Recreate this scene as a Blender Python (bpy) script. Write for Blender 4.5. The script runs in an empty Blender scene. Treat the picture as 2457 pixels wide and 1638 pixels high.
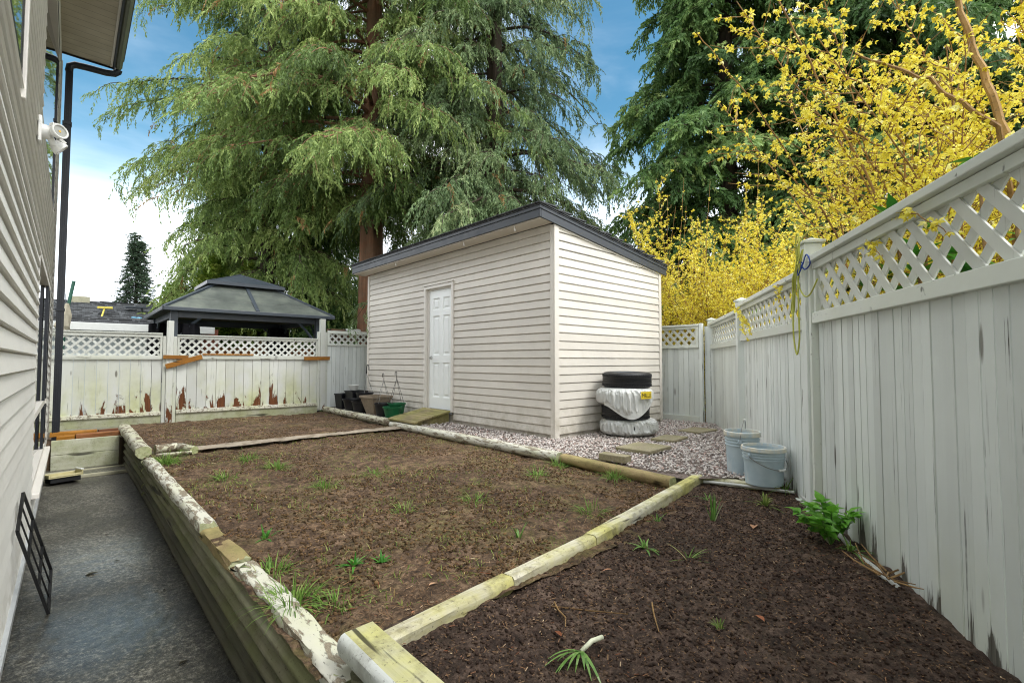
import bpy, math, random
import numpy as np
from mathutils import Matrix, Vector
RNG = np.random.default_rng(7)
random.seed(7)
SC = bpy.context.scene
COL = SC.collection
PI = math.pi
rad = math.radians

# ------------------------------------------------------------------ noise
def _hash(ix, iy, seed):
    h = (ix.astype(np.int64) * 374761393 + iy.astype(np.int64) * 668265263 + seed * 1442695041) & 0xFFFFFFFF
    h = ((h ^ (h >> 13)) * 1274126177) & 0xFFFFFFFF
    return ((h ^ (h >> 16)) & 0xFFFF) / 65535.0
def vnoise(x, y, seed=0):
    ix = np.floor(x); iy = np.floor(y)
    fx = x - ix; fy = y - iy
    fx = fx * fx * (3 - 2 * fx); fy = fy * fy * (3 - 2 * fy)
    a = _hash(ix, iy, seed); b = _hash(ix + 1, iy, seed); c = _hash(ix, iy + 1, seed); d = _hash(ix + 1, iy + 1, seed)
    return (a + (b - a) * fx) * (1 - fy) + (c + (d - c) * fx) * fy
def fbm(x, y, octv=4, seed=0, gain=.5):
    x = np.asarray(x, float); y = np.asarray(y, float)
    s = 0; amp = 1; tot = 0
    for o in range(octv):
        s = s + amp * vnoise(x * 2 ** o + 17.3 * o, y * 2 ** o - 9.1 * o, seed + o); tot += amp; amp *= gain
    return s / tot

# ------------------------------------------------------------------ scene objects
def tag(o, label=None, cat=None, group=None, kind=None):
    if label: o['label'] = label
    if cat: o['category'] = cat
    if group: o['group'] = group
    if kind: o['kind'] = kind
    return o
def thing(name, label, cat, loc=(0, 0, 0), group=None):
    o = bpy.data.objects.new(name, None); COL.objects.link(o); o.location = loc
    o.empty_display_size = .1
    return tag(o, label, cat, group)
def wloc(o):
    v = Vector((0, 0, 0))
    while o: v = v + o.location; o = o.parent
    return v
def link(name, me, parent=None, label=None, mats=(), smooth=None):
    o = bpy.data.objects.new(name, me); COL.objects.link(o)
    if parent:
        o.parent = parent
        off = wloc(parent)
        if off.length > 0: me.transform(Matrix.Translation(-off))
    for m in mats: me.materials.append(m)
    if smooth is not None and len(me.polygons):
        if smooth is True: me.polygons.foreach_set('use_smooth', np.ones(len(me.polygons), bool))
    if label: o['label'] = label
    return o
def smooth_angle(o, ang=35):
    # split sharp edges so flat faces stay crisp while curves are smooth
    me = o.data
    me.polygons.foreach_set('use_smooth', np.ones(len(me.polygons), bool))
    m = o.modifiers.new('edge', 'EDGE_SPLIT'); m.split_angle = rad(ang); m.use_edge_sharp = False
    return o
def bevel(o, w=.004, seg=2):
    m = o.modifiers.new('bevel', 'BEVEL'); m.width = w; m.segments = seg; m.limit_method = 'ANGLE'; m.angle_limit = rad(40)
    return o

class MB:
    """collects shapes and links them as ONE mesh; per-face random value in attribute rnd"""
    def __init__(s, M=None):
        s.v = []; s.f = []; s.r = []; s.mi = []; s.M = M; s.m = 0
    def add(s, vs, fs, r=None):
        b = len(s.v)
        if s.M is not None: vs = [tuple(s.M @ Vector(v)) for v in vs]
        s.v.extend([tuple(v) for v in vs])
        if r is None: r = random.random()
        for f in fs: s.f.append([b + i for i in f]); s.r.append(r); s.mi.append(s.m)
        return s
    def box(s, a, b, r=None):
        x0, y0, z0 = (min(a[i], b[i]) for i in range(3)); x1, y1, z1 = (max(a[i], b[i]) for i in range(3))
        vs = [(x0, y0, z0), (x1, y0, z0), (x1, y1, z0), (x0, y1, z0), (x0, y0, z1), (x1, y0, z1), (x1, y1, z1), (x0, y1, z1)]
        return s.add(vs, [(3, 2, 1, 0), (4, 5, 6, 7), (0, 1, 5, 4), (1, 2, 6, 5), (2, 3, 7, 6), (3, 0, 4, 7)], r)
    def bar(s, p, q, w, h, up=(0, 0, 1), r=None):
        """box from p to q, width w (sideways), height h (along up), centred"""
        p = Vector(p); q = Vector(q); d = (q - p).normalized(); u = Vector(up)
        sd = d.cross(u).normalized(); u = sd.cross(d).normalized()
        vs = []
        for e in (p, q):
            for (i, j) in ((-1, -1), (1, -1), (1, 1), (-1, 1)): vs.append(e + sd * (i * w / 2) + u * (j * h / 2))
        return s.add(vs, [(0, 1, 2, 3), (7, 6, 5, 4), (0, 4, 5, 1), (1, 5, 6, 2), (2, 6, 7, 3), (3, 7, 4, 0)], r)
    def tube(s, pts, rads, n=8, cap=True, r=None, flat=1.0, jit=0.0):
        pts = [Vector(p) for p in pts]
        if not hasattr(rads, '__len__'): rads = [rads] * len(pts)
        vs = []; fs = []
        prev = None
        for i, p in enumerate(pts):
            d = (pts[min(i + 1, len(pts) - 1)] - pts[max(i - 1, 0)]).normalized()
            if prev is None:
                a = Vector((0, 0, 1)) if abs(d.z) < .9 else Vector((1, 0, 0))
                sd = d.cross(a).normalized()
            else:
                sd = (prev - d * prev.dot(d))
                sd = sd.normalized() if sd.length > 1e-6 else d.orthogonal().normalized()
            prev = sd; up = sd.cross(d).normalized()
            for k in range(n):
                t = 2 * PI * k / n
                rr = rads[i] * (1 + (random.uniform(-jit, jit) if jit else 0))
                vs.append(p + sd * (math.cos(t) * rr) + up * (math.sin(t) * rr * flat))
        for i in range(len(pts) - 1):
            for k in range(n):
                k2 = (k + 1) % n
                fs.append((i * n + k, i * n + k2, (i + 1) * n + k2, (i + 1) * n + k))
        if cap:
            fs.append(tuple(range(n - 1, -1, -1))); fs.append(tuple((len(pts) - 1) * n + k for k in range(n)))
        return s.add(vs, fs, r)
    def lathe(s, c, prof, n=32, r=None, close=False):
        c = Vector(c); vs = []; fs = []
        for (R, z) in prof:
            for k in range(n):
                t = 2 * PI * k / n; vs.append((c.x + R * math.cos(t), c.y + R * math.sin(t), c.z + z))
        m = len(prof)
        for i in range(m - 1 if not close else m):
            j = (i + 1) % m
            for k in range(n):
                k2 = (k + 1) % n
                fs.append((i * n + k, i * n + k2, j * n + k2, j * n + k))
        return s.add(vs, fs, r)
    def disc(s, c, R, n=32, r=None, normal=1):
        c = Vector(c); vs = [(c.x + R * math.cos(2 * PI * k / n), c.y + R * math.sin(2 * PI * k / n), c.z) for k in range(n)]
        return s.add(vs, [tuple(range(n)) if normal > 0 else tuple(range(n - 1, -1, -1))], r)
    def prism(s, poly, z0, z1, r=None):
        n = len(poly)
        vs = [(x, y, z0) for x, y in poly] + [(x, y, z1) for x, y in poly]
        fs = [tuple(range(n - 1, -1, -1)), tuple(range(n, 2 * n))] + [(i, (i + 1) % n, n + (i + 1) % n, n + i) for i in range(n)]
        return s.add(vs, fs, r)
    def build(s, name, mat, parent=None, label=None, smooth=None, ang=None, bev=None):
        me = bpy.data.meshes.new(name)
        me.from_pydata(s.v, [], s.f); me.update()
        at = me.attributes.new('rnd', 'FLOAT', 'FACE'); at.data.foreach_set('value', np.array(s.r, dtype=np.float32))
        mats = mat if isinstance(mat, (list, tuple)) else [mat]
        o = link(name, me, parent, label, mats, smooth)
        if len(mats) > 1: me.polygons.foreach_set('material_index', np.array(s.mi, dtype=np.int32))
        if ang: smooth_angle(o, ang)
        if bev: bevel(o, bev)
        return o

def np_mesh(name, V, nper, mat, parent=None, tint=None, smooth=False, label=None, attr='rnd'):
    """V: (F, nper, 3) faces of nper vertices each, unshared"""
    F = V.shape[0]; me = bpy.data.meshes.new(name)
    me.vertices.add(F * nper); me.vertices.foreach_set('co', np.ascontiguousarray(V.reshape(-1), dtype=np.float32))
    me.loops.add(F * nper); me.loops.foreach_set('vertex_index', np.arange(F * nper, dtype=np.int32))
    me.polygons.add(F)
    me.polygons.foreach_set('loop_start', np.arange(0, F * nper, nper, dtype=np.int32))
    me.update(calc_edges=True)
    if tint is not None:
        at = me.attributes.new(attr, 'FLOAT', 'FACE'); at.data.foreach_set('value', np.ascontiguousarray(tint, dtype=np.float32))
    return link(name, me, parent, label, [mat], smooth if smooth else None)
def np_indexed(name, V, Fc, mat, parent=None, tint=None, smooth=True, label=None):
    F, nper = Fc.shape; me = bpy.data.meshes.new(name)
    me.vertices.add(len(V)); me.vertices.foreach_set('co', np.ascontiguousarray(V.reshape(-1), dtype=np.float32))
    me.loops.add(F * nper); me.loops.foreach_set('vertex_index', np.ascontiguousarray(Fc.reshape(-1), dtype=np.int32))
    me.polygons.add(F); me.polygons.foreach_set('loop_start', np.arange(0, F * nper, nper, dtype=np.int32))
    me.update(calc_edges=True)
    if tint is not None:
        at = me.attributes.new('rnd', 'FLOAT', 'FACE'); at.data.foreach_set('value', np.ascontiguousarray(tint, dtype=np.float32))
    return link(name, me, parent, label, [mat], smooth)
def grid_faces(nu, nv, wrap_u=False):
    i = np.arange(nu if wrap_u else nu - 1); j = np.arange(nv - 1)
    I, J = np.meshgrid(i, j, indexing='ij'); I2 = (I + 1) % nu
    return np.stack([I * nv + J, I2 * nv + J, I2 * nv + J + 1, I * nv + J + 1], -1).reshape(-1, 4)
def frame_of(o, d):
    """local frame: u along d (xy), v towards the viewer side, w up"""
    d = Vector((d[0], d[1], 0)).normalized(); n = Vector((d.y, -d.x, 0))
    M = Matrix(((d.x, n.x, 0, o[0]), (d.y, n.y, 0, o[1]), (0, 0, 1, o[2] if len(o) > 2 else 0), (0, 0, 0, 1)))
    return M
def copy_tree(o, parent=None):
    c = o.copy(); COL.objects.link(c); c.parent = parent
    for ch in list(o.children): copy_tree(ch, c)
    return c

# ------------------------------------------------------------------ materials
def lin(c):
    if isinstance(c, str):
        c = c.lstrip('#'); c = [int(c[i:i + 2], 16) / 255 for i in (0, 2, 4)]
        c = [x / 12.92 if x <= .04045 else ((x + .055) / 1.055) ** 2.4 for x in c]
    return (c[0], c[1], c[2], 1)
class NT:
    def __init__(s, name):
        s.m = bpy.data.materials.new(name); s.m.use_nodes = True; s.t = s.m.node_tree
        s.t.nodes.clear(); s.out = s.t.nodes.new('ShaderNodeOutputMaterial'); s._oc = None
    def n(s, typ, **kw):
        nd = s.t.nodes.new('ShaderNode' + typ)
        for k, v in kw.items(): setattr(nd, k, v)
        return nd
    def put(s, sock, v):
        if hasattr(v, 'is_linked') or isinstance(v, bpy.types.NodeSocket): s.t.links.new(v, sock)
        elif v is not None:
            if isinstance(v, str): v = lin(v)
            if sock.type == 'RGBA' and len(v) == 3: v = (*v, 1)
            sock.default_value = v
    def co(s, scale=(1, 1, 1), kind='Object', rot=(0, 0, 0)):
        if not s._oc: s._oc = s.n('TexCoord')
        mp = s.n('Mapping'); s.t.links.new(s._oc.outputs[kind], mp.inputs[0]); mp.inputs['Scale'].default_value = scale if hasattr(scale, '__len__') else (scale,) * 3
        mp.inputs['Rotation'].default_value = rot
        return mp.outputs[0]
    def noise(s, scale, detail=4, rough=.55, vec=None, dist=0):
        nd = s.n('TexNoise'); nd.inputs['Scale'].default_value = scale; nd.inputs['Detail'].default_value = detail
        nd.inputs['Roughness'].default_value = rough; nd.inputs['Distortion'].default_value = dist
        s.put(nd.inputs['Vector'], vec if vec is not None else s.co()); return nd.outputs[0]
    def voro(s, scale, vec=None, feat='F1', out=0, rnd=1):
        nd = s.n('TexVoronoi', feature=feat); nd.inputs['Scale'].default_value = scale
        s.put(nd.inputs['Vector'], vec if vec is not None else s.co()); return nd.outputs[out]
    def wave(s, scale, vec=None, dist=2, detail=2, direction='X'):
        nd = s.n('TexWave', bands_direction=direction); nd.inputs['Scale'].default_value = scale; nd.inputs['Distortion'].default_value = dist
        nd.inputs['Detail'].default_value = detail
        s.put(nd.inputs['Vector'], vec if vec is not None else s.co()); return nd.outputs[1]
    def ramp(s, fac, stops, mode='LINEAR'):
        nd = s.n('ValToRGB'); cr = nd.color_ramp; cr.interpolation = mode
        while len(cr.elements) < len(stops): cr.elements.new(.5)
        for e, (p, c) in zip(cr.elements, stops):
            e.position = p; e.color = (c, c, c, 1) if isinstance(c, (int, float)) else lin(c)
        s.put(nd.inputs[0], fac); return nd.outputs[0]
    def mix(s, fac, a, b, blend='MIX'):
        nd = s.n('Mix', data_type='RGBA', blend_type=blend)
        s.put(nd.inputs[0], fac); s.put(nd.inputs[6], a); s.put(nd.inputs[7], b); return nd.outputs[2]
    def math(s, op, a, b=None, c=None):
        nd = s.n('Math', operation=op)
        s.put(nd.inputs[0], a)
        if b is not None: s.put(nd.inputs[1], b)
        if c is not None: s.put(nd.inputs[2], c)
        return nd.outputs[0]
    def map(s, v, a, b, c=0, d=1):
        nd = s.n('MapRange'); s.put(nd.inputs[0], v)
        for i, q in enumerate((a, b, c, d)): nd.inputs[i + 1].default_value = q
        return nd.outputs[0]
    def attr(s, name='rnd'):
        return s.n('Attribute', attribute_name=name).outputs['Fac']
    def sep(s, vec=None):
        nd = s.n('SeparateXYZ'); s.put(nd.inputs[0], vec if vec is not None else s.co()); return nd.outputs
    def bump(s, h, strength=.5, dist=.01, norm=None):
        nd = s.n('Bump'); s.put(nd.inputs['Strength'], strength); nd.inputs['Distance'].default_value = dist
        s.put(nd.inputs['Height'], h)
        if norm is not None: s.put(nd.inputs['Normal'], norm)
        return nd.outputs[0]
    def pbr(s, col, rough=.6, normal=None, spec=.5, metal=0, **kw):
        b = s.n('BsdfPrincipled'); s.put(b.inputs['Base Color'], col); s.put(b.inputs['Roughness'], rough)
        s.put(b.inputs['Specular IOR Level'], spec); s.put(b.inputs['Metallic'], metal)
        if normal is not None: s.put(b.inputs['Normal'], normal)
        for k, v in kw.items(): s.put(b.inputs[k.replace('_', ' ')], v)
        s.t.links.new(b.outputs[0], s.out.inputs[0]); s.b = b; return s.m
    def leafy(s, col, trans=.35, rough=.5, spec=.4, tcol=None):
        b = s.n('BsdfPrincipled'); s.put(b.inputs['Base Color'], col); s.put(b.inputs['Roughness'], rough); s.put(b.inputs['Specular IOR Level'], spec)
        t = s.n('BsdfTranslucent'); s.put(t.inputs[0], tcol if tcol is not None else col)
        mx = s.n('MixShader'); mx.inputs[0].default_value = trans
        s.t.links.new(b.outputs[0], mx.inputs[1]); s.t.links.new(t.outputs[0], mx.inputs[2]); s.t.links.new(mx.outputs[0], s.out.inputs[0])
        return s.m
MAT = {}
def simple(name, col, rough=.6, spec=.5, metal=0, nscale=30, var=.12, bump=.15, bdist=.002):
    k = NT(name); c = lin(col)[:3]
    nz = k.noise(nscale, 5, .6)
    lo = tuple(x * (1 - var) for x in c); hi = tuple(min(1, x * (1 + var)) for x in c)
    big = k.noise(nscale * .12, 3)
    f = k.math('ADD', k.math('MULTIPLY', nz, .5), k.math('MULTIPLY', big, .5))
    col = k.ramp(f, [(.3, lo), (.7, hi)])
    MAT[name] = k.pbr(col, k.map(nz, .3, .7, max(.05, rough - .08), min(1, rough + .08)), k.bump(nz, bump, bdist), spec, metal)
    return MAT[name]
# ------------------------------------------------------------------ materials
def vinyl(name, col, grain=(3, 3, 60)):
    k = NT(name); c = lin(col)[:3]
    g = k.noise(6, 4, .6, k.co(grain)); big = k.noise(1.1, 4, .6)
    a = k.attr()
    f = k.math('ADD', k.math('MULTIPLY', big, .6), k.math('ADD', k.math('MULTIPLY', g, .2), k.math('MULTIPLY', a, .2)))
    cc = k.ramp(f, [(.3, tuple(x * .86 for x in c)), (.62, tuple(min(1, x * 1.06) for x in c))])
    st = k.noise(2.2, 5, .65, k.co((5, 5, .6)))
    cc = k.mix(k.ramp(st, [(.6, 0), (.85, .35)]), cc, tuple(x * y for x, y in zip(c, (.72, .72, .62))))
    sp_ = k.math('MULTIPLY', k.map(k.sep()[2], .02, .50, .6, 0), k.ramp(k.noise(5, 6, .7), [(.40, 0), (.62, 1)])); cc = k.mix(sp_, cc, '#8f8870')
    MAT[name] = k.pbr(cc, k.map(g, .3, .7, .42, .6), k.bump(g, .25, .002), .4)
vinyl('shed_siding', '#d5d0c6'); vinyl('house_siding', '#dcdbd4')
k = NT('house_foundation'); z = k.noise(9, 5, .6)
MAT['house_foundation'] = k.pbr(k.ramp(z, [(.3, '#17181a'), (.7, '#2b2c2c')]), .7, k.bump(z, .4, .01))
simple('white_trim', '#dcd8d0', .45, .5, nscale=12, var=.06, bump=.05)
simple('flashing', '#b9bcbd', .35, .5, metal=.3, nscale=20, var=.15)
simple('dark_metal', '#20242b', .38, .5, nscale=14, var=.25, bump=.05)
simple('fascia_grey', '#3a3f45', .5, .5, nscale=9, var=.22, bump=.12)
simple('black_metal', '#0f1012', .45, .5, nscale=40, var=.3)
simple('gutter_green', '#6d7265', .5, .4, nscale=10, var=.25)
simple('lamp_plastic', '#dcdcd8', .4, .5, nscale=20, var=.05)
simple('chrome', '#b8bab8', .22, .5, metal=1, nscale=20, var=.05, bump=0)
simple('door_paint', '#f0f4f3', .4, .45, nscale=5, var=.04, bump=.03)
k = NT('soffit')
s = k.sep(); w = k.math('FRACT', k.math('MULTIPLY', s[1], 6.5)); line = k.ramp(w, [(0, 0), (.04, 1), (.96, 1), (1, 0)])
nz = k.noise(3, 5, .6)
MAT['soffit'] = k.pbr(k.mix(line, '#6f675a', k.ramp(nz, [(.3, '#b3aa97'), (.7, '#c9c1af')])), .6, k.bump(line, .5, .004))
simple('shed_soffit', '#d4ccc0', .6, nscale=6, var=.08)
k = NT('window_glass')
MAT['window_glass'] = k.pbr('#0c1013', .02, None, .9, 0, Coat_Weight=.6, Coat_Roughness=.02)
k = NT('lamp_lens'); MAT['lamp_lens'] = k.pbr('#9c9c94', .12, None, .6)
k = NT('led_chip'); MAT['led_chip'] = k.pbr('#d7a92e', .4, None, .5)
k = NT('roof_shingle')
s = k.co((1, 1, 1)); br = k.n('TexBrick'); br.inputs['Scale'].default_value = 7; br.inputs['Mortar Size'].default_value = .02
k.put(br.inputs['Vector'], s); k.put(br.inputs['Color1'], '#2b2d30'); k.put(br.inputs['Color2'], '#55585b'); k.put(br.inputs['Mortar'], '#0c0c0d')
n2 = k.noise(60, 4, .7)
MAT['roof_shingle'] = k.pbr(k.mix(.35, br.outputs[0], k.ramp(n2, [(.3, '#1d1f21'), (.7, '#74777a')])), .85, k.bump(n2, .6, .01))

def peel(name, paint, wood, dark, z0, z1, thr, algae=.5, stretch=(9, 9, 2.2), cracks=.5, ztop=.95, rough=.55, gz=.75, bias=.22):
    """weathered paint: bare wood where the paint has flaked (more near the damp foot), algae film, drying cracks along the grain"""
    k = NT(name); p = lin(paint)[:3]
    s = k.sep(); a = k.attr()
    nz = k.noise(1, 6, .62, k.co(stretch), .6)
    foot = k.map(s[2], z0, z1, 1, 0)
    t = k.math('ADD', nz, k.math('ADD', k.math('MULTIPLY', foot, bias), k.math('MULTIPLY', k.math('SUBTRACT', a, .5), .16)))
    bare = k.ramp(t, [(thr, 0), (thr + .012, 1)])
    rim = k.ramp(t, [(thr - .03, 0), (thr - .004, 1), (thr, 1), (thr + .01, 0)])
    grain = k.noise(1, 5, .7, k.co((stretch[0] * 9, stretch[1] * 9, stretch[2] * 1.2)))
    big = k.noise(2.1, 4, .6)
    pc = k.ramp(k.math('ADD', k.math('MULTIPLY', big, .55), k.math('MULTIPLY', a, .45)), [(.25, tuple(x * .84 for x in p)), (.75, tuple(min(.9, x * 1.05) for x in p))])
    al = k.math('MULTIPLY', k.ramp(k.noise(1.6, 5, .6, k.co((1.4, 1.4, .7))), [(.42, 0), (.66, 1)]), k.map(s[2], z0, ztop, algae, algae * .12))
    pc = k.mix(al, pc, k.ramp(k.noise(9, 3), [(.3, '#a9ae6c'), (.7, '#c6cb96')]))
    crk = k.ramp(k.noise(1, 3, .5, k.co((stretch[0] * 7, stretch[1] * 7, stretch[2] * .55))), [(.31, cracks), (.36, 0)])
    crk = k.math('MULTIPLY', crk, k.ramp(k.noise(5, 3, .6), [(.42, 0), (.6, 1)]))
    pc = k.mix(crk, pc, '#3a3a34')
    kn = k.ramp(k.voro(1, k.co((stretch[0] * .6, stretch[1] * .6, max(stretch[2] * .6, 1.1)))), [(.06, .75), (.10, 0)])
    pc = k.mix(kn, pc, '#4a4234')
    pc = k.mix(k.math('MULTIPLY', rim, .5), pc, '#4b473d')
    wc = k.ramp(grain, [(.25, dark), (.7, wood)])
    col = k.mix(bare, pc, wc)
    h = k.math('SUBTRACT', k.math('MULTIPLY', grain, .35), k.math('ADD', k.math('MULTIPLY', bare, .6), k.math('MULTIPLY', crk, .5)))
    MAT[name] = k.pbr(col, k.map(bare, 0, 1, rough, .85), k.bump(h, .5, .004), .35)
peel('fence_white', '#d3d6d0', '#7a4a2a', '#3a2413', .02, .62, .735, .95, (8, 8, 2.4), .45, 1.0, bias=.27)
peel('fence_white_rail', '#cfd2ca', '#6a5a48', '#2c241c', .0, .3, .66, .6, (2.0, 2.0, 14), .5, 1.4, bias=.1)
peel('fence_grey', '#dde3e0', '#7d7a70', '#3b3a35', -.1, .25, .78, .22, (11, 11, 1.2), .95, .5)
peel('fence_grey_rail', '#dadfd7', '#77746a', '#3b3a35', -2, -1, .75, .2, (2.4, 2.4, 24), .8, 3.0)
peel('lattice_white', '#cfd2cc', '#77746a', '#3b3a35', -2, -1, .80, .2, (9, 9, 9), .3, 3.0)
peel('log_white', '#cfcdc1', '#a39985', '#5c5244', -2, -1, .57, .6, (26, 7, 30), 1.0, 3.0, .6)
peel('log_moss', '#c4c1af', '#938671', '#4a4134', -2, -1, .555, .7, (16, 6, 20), 1.0, 3.0, .6)
def moss_timber(name, c0, c1, green, gamt, stretch=(5, 5, 40), rough=.8, dirt=.3):
    k = NT(name); a = k.attr()
    g = k.noise(1, 6, .65, k.co(stretch), .3); b = k.noise(3.2, 4, .6)
    c = k.ramp(k.math('ADD', k.math('MULTIPLY', g, .75), k.math('MULTIPLY', a, .25)), [(.3, c0), (.7, c1)])
    c = k.mix(k.math('MULTIPLY', k.ramp(b, [(.38, 0), (.62, 1)]), gamt), c, green)
    crk = k.ramp(k.noise(1, 2, .5, k.co(tuple(x * .7 for x in stretch))), [(.29, .85), (.34, 0)])
    c = k.mix(crk, c, '#15140f')
    spk = k.ramp(k.noise(70, 3, .6), [(.62, 0), (.68, .55)]); c = k.mix(spk, c, '#3a3526')
    c = k.mix(k.math('MULTIPLY', k.ramp(k.noise(7, 6, .75), [(.5, 0), (.66, 1)]), dirt), c, '#4f4330')
    MAT[name] = k.pbr(c, rough, k.bump(k.math('SUBTRACT', g, crk), .6, .006), .3)
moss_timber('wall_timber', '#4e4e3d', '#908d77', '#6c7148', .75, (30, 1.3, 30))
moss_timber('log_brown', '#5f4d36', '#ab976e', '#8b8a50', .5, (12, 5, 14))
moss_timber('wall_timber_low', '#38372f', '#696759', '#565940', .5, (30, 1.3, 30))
moss_timber('ramp_wood', '#5c5340', '#a89a74', '#8a8a48', .6, (14, 2, 14))
moss_timber('yellow_timber', '#a39d80', '#dcd9c8', '#c3be6c', .85, (2, 34, 34), .8, .6)
moss_timber('fg_timber', '#a8a688', '#d2d0b8', '#bebb6c', .7, (34, 1.6, 34), .7, .45)
moss_timber('fg_side', '#b3b9ba', '#d2d5d3', '#b4bb9c', .25, (14, 1.0, 14), .5)
moss_timber('grey_stub', '#4a4a44', '#94938a', '#72744f', .5, (24, 24, 3))
moss_timber('new_wood', '#8a5a1c', '#b9812f', '#7a4a18', .35, (3, 3, 40), .6)
moss_timber('old_plank', '#5a3018', '#99653c', '#3a2a1c', .4, (2.5, 30, 30), .75)
moss_timber('step_board', '#a2a38c', '#cfcfbd', '#9aa172', .6, (1.5, 20, 9), .75)
moss_timber('brown_fence', '#4d3a2c', '#8b6a50', '#6a6355', .5, (9, 9, 1.2))
moss_timber('end_grain', '#6b6a4c', '#c9cba9', '#b7bf86', .6, (30, 30, 30))
moss_timber('cedar_bark', '#4a2f20', '#a3765a', '#6e6150', .45, (9, 9, .55), .9)
moss_timber('dark_bark', '#241d18', '#57493d', '#4a4a3a', .4, (12, 12, .8), .9)
moss_timber('forsythia_stem', '#6a4a26', '#b08c52', '#8a6a3a', .4, (20, 20, 4), .7)
moss_timber('twig', '#5a4228', '#ab8a5c', '#7a6040', .4, (30, 30, 30), .8)

def soil(name, dk, md, lt, greens, gam, flecks, moist=.75):
    k = NT(name)
    b = k.noise(1.0, 5, .62); m = k.noise(14, 6, .78); f = k.noise(60, 5, .8)
    c = k.ramp(k.math('ADD', k.math('MULTIPLY', m, .6), k.math('MULTIPLY', f, .4)), [(.40, dk), (.5, md), (.62, lt)])
    c = k.mix(k.ramp(b, [(.35, .45), (.65, 0)]), c, dk)
    g = k.math('MULTIPLY', k.ramp(k.noise(1.7, 6, .68), [(.47, 0), (.64, 1)]), k.ramp(k.noise(24, 4, .7), [(.4, 0), (.6, 1)]))
    c = k.mix(k.math('MULTIPLY', g, gam), c, k.ramp(k.noise(14, 3), [(.3, greens[0]), (.7, greens[1])]))
    sp = k.ramp(k.noise(1, 2, .5, k.co((150, 60, 90), rot=(0, 0, .5))), [(.68, 0), (.72, flecks)])
    c = k.mix(sp, c, '#9b8163')
    h = k.math('ADD', k.math('MULTIPLY', m, .6), k.math('MULTIPLY', f, .5))
    MAT[name] = k.pbr(c, k.map(f, .3, .7, moist - .1, 1), k.bump(h, .9, .02), .25)
soil('soil_brown', '#2b2018', '#5e4b3a', '#997f66', ('#605c30', '#7f7c44'), .5, .6)
soil('soil_dark', '#231a15', '#493a31', '#7c685b', ('#3a3a20', '#4a4a2a'), .15, .7)
k = NT('clod'); a = k.attr(); f = k.noise(60, 4, .7)
MAT['clod'] = k.pbr(k.mix(.4, k.ramp(a, [(0, '#2c2118'), (.6, '#5a4632'), (1, '#8a6d4c')]), k.ramp(f, [(.3, '#241a12'), (.7, '#75603f')])), .95, k.bump(f, .6, .01), .2)
k = NT('clod_dark'); a = k.attr(); f = k.noise(60, 4, .7)
MAT['clod_dark'] = k.pbr(k.mix(.4, k.ramp(a, [(0, '#221813'), (.7, '#4b3b32'), (1, '#77624f')]), k.ramp(f, [(.3, '#0f0a08'), (.7, '#443329')])), .9, k.bump(f, .6, .01), .25)
k = NT('litter'); a = k.attr()
MAT['litter'] = k.pbr(k.ramp(a, [(0, '#3a2a1c'), (.4, '#6e533a'), (.75, '#94795a'), (.93, '#7a4a32'), (1, '#cdbb9a')]), .8, None, .3)
k = NT('gravel'); a = k.attr(); f = k.noise(90, 3, .6)
MAT['gravel'] = k.pbr(k.mix(.25, k.ramp(a, [(0, '#6a625e'), (.25, '#a9a29d'), (.55, '#cfc9c4'), (.8, '#e6e0da'), (1, '#b89488')]), k.ramp(f, [(.3, '#7a6d66'), (.7, '#e5dcd6')])), .75, k.bump(f, .3, .003), .35)
k = NT('gravel_base'); f = k.noise(60, 4, .7); v = k.voro(70)
MAT['gravel_base'] = k.pbr(k.ramp(f, [(.3, '#4a3f3a'), (.7, '#9a8c84')]), .9, k.bump(v, .8, .01), .2)
k = NT('wet_paving')
b = k.noise(1.3, 5, .6); f = k.noise(70, 5, .75); v = k.voro(110)
f2 = k.noise(42, 6, .85)
c = k.ramp(k.math('ADD', k.math('MULTIPLY', f2, .75), k.math('MULTIPLY', b, .25)), [(.39, '#141310'), (.5, '#3a3831'), (.62, '#8a877a')])
c = k.mix(k.ramp(k.noise(2.2, 4, .6), [(.5, 0), (.75, .4)]), c, '#4d4a3a')
def pool(x, y, r0, r1):
    nd = k.n('VectorMath', operation='DISTANCE'); k.put(nd.inputs[0], k.co()); nd.inputs[1].default_value = (x, y, -.58); return k.map(k.math('ADD', nd.outputs['Value'], k.math('MULTIPLY', k.noise(5, 4, .6), .35)), r0, r1, 1, 0)
wet = k.math('MAXIMUM', pool(.22, 5.1, .3, .95), k.math('MAXIMUM', pool(.20, 3.75, .25, .9), pool(.1, 9.0, .3, .7)))
rg = k.math('ADD', k.map(b, .35, .62, .34, .6), k.map(f, .3, .7, -.05, .14))
MAT['wet_paving'] = k.pbr(c, rg, k.bump(k.math('ADD', f2, k.math('MULTIPLY', v, -.5)), k.map(wet, 0, 1, .8, .5), .008), .6, 0, Coat_Weight=k.map(wet, 0, 1, .1, 1), Coat_Roughness=.26, Coat_IOR=1.8)
k = NT('ground'); f = k.noise(.5, 5, .6)
MAT['ground'] = k.pbr(k.ramp(f, [(.3, '#3a3a26'), (.7, '#5d5c3c')]), .95, None, .2)
k = NT('concrete_strip'); f = k.noise(30, 6, .7); b = k.noise(3, 4)
c = k.ramp(k.math('ADD', k.math('MULTIPLY', f, .5), k.math('MULTIPLY', b, .5)), [(.3, '#7f7465'), (.7, '#b3a795')])
MAT['concrete_strip'] = k.pbr(k.mix(k.ramp(k.noise(7, 5, .7), [(.5, 0), (.66, .8)]), c, '#5a4a38'), .85, k.bump(f, .5, .005), .3)
k = NT('paving_stone'); f = k.noise(50, 6, .75); b = k.noise(5, 4)
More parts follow.
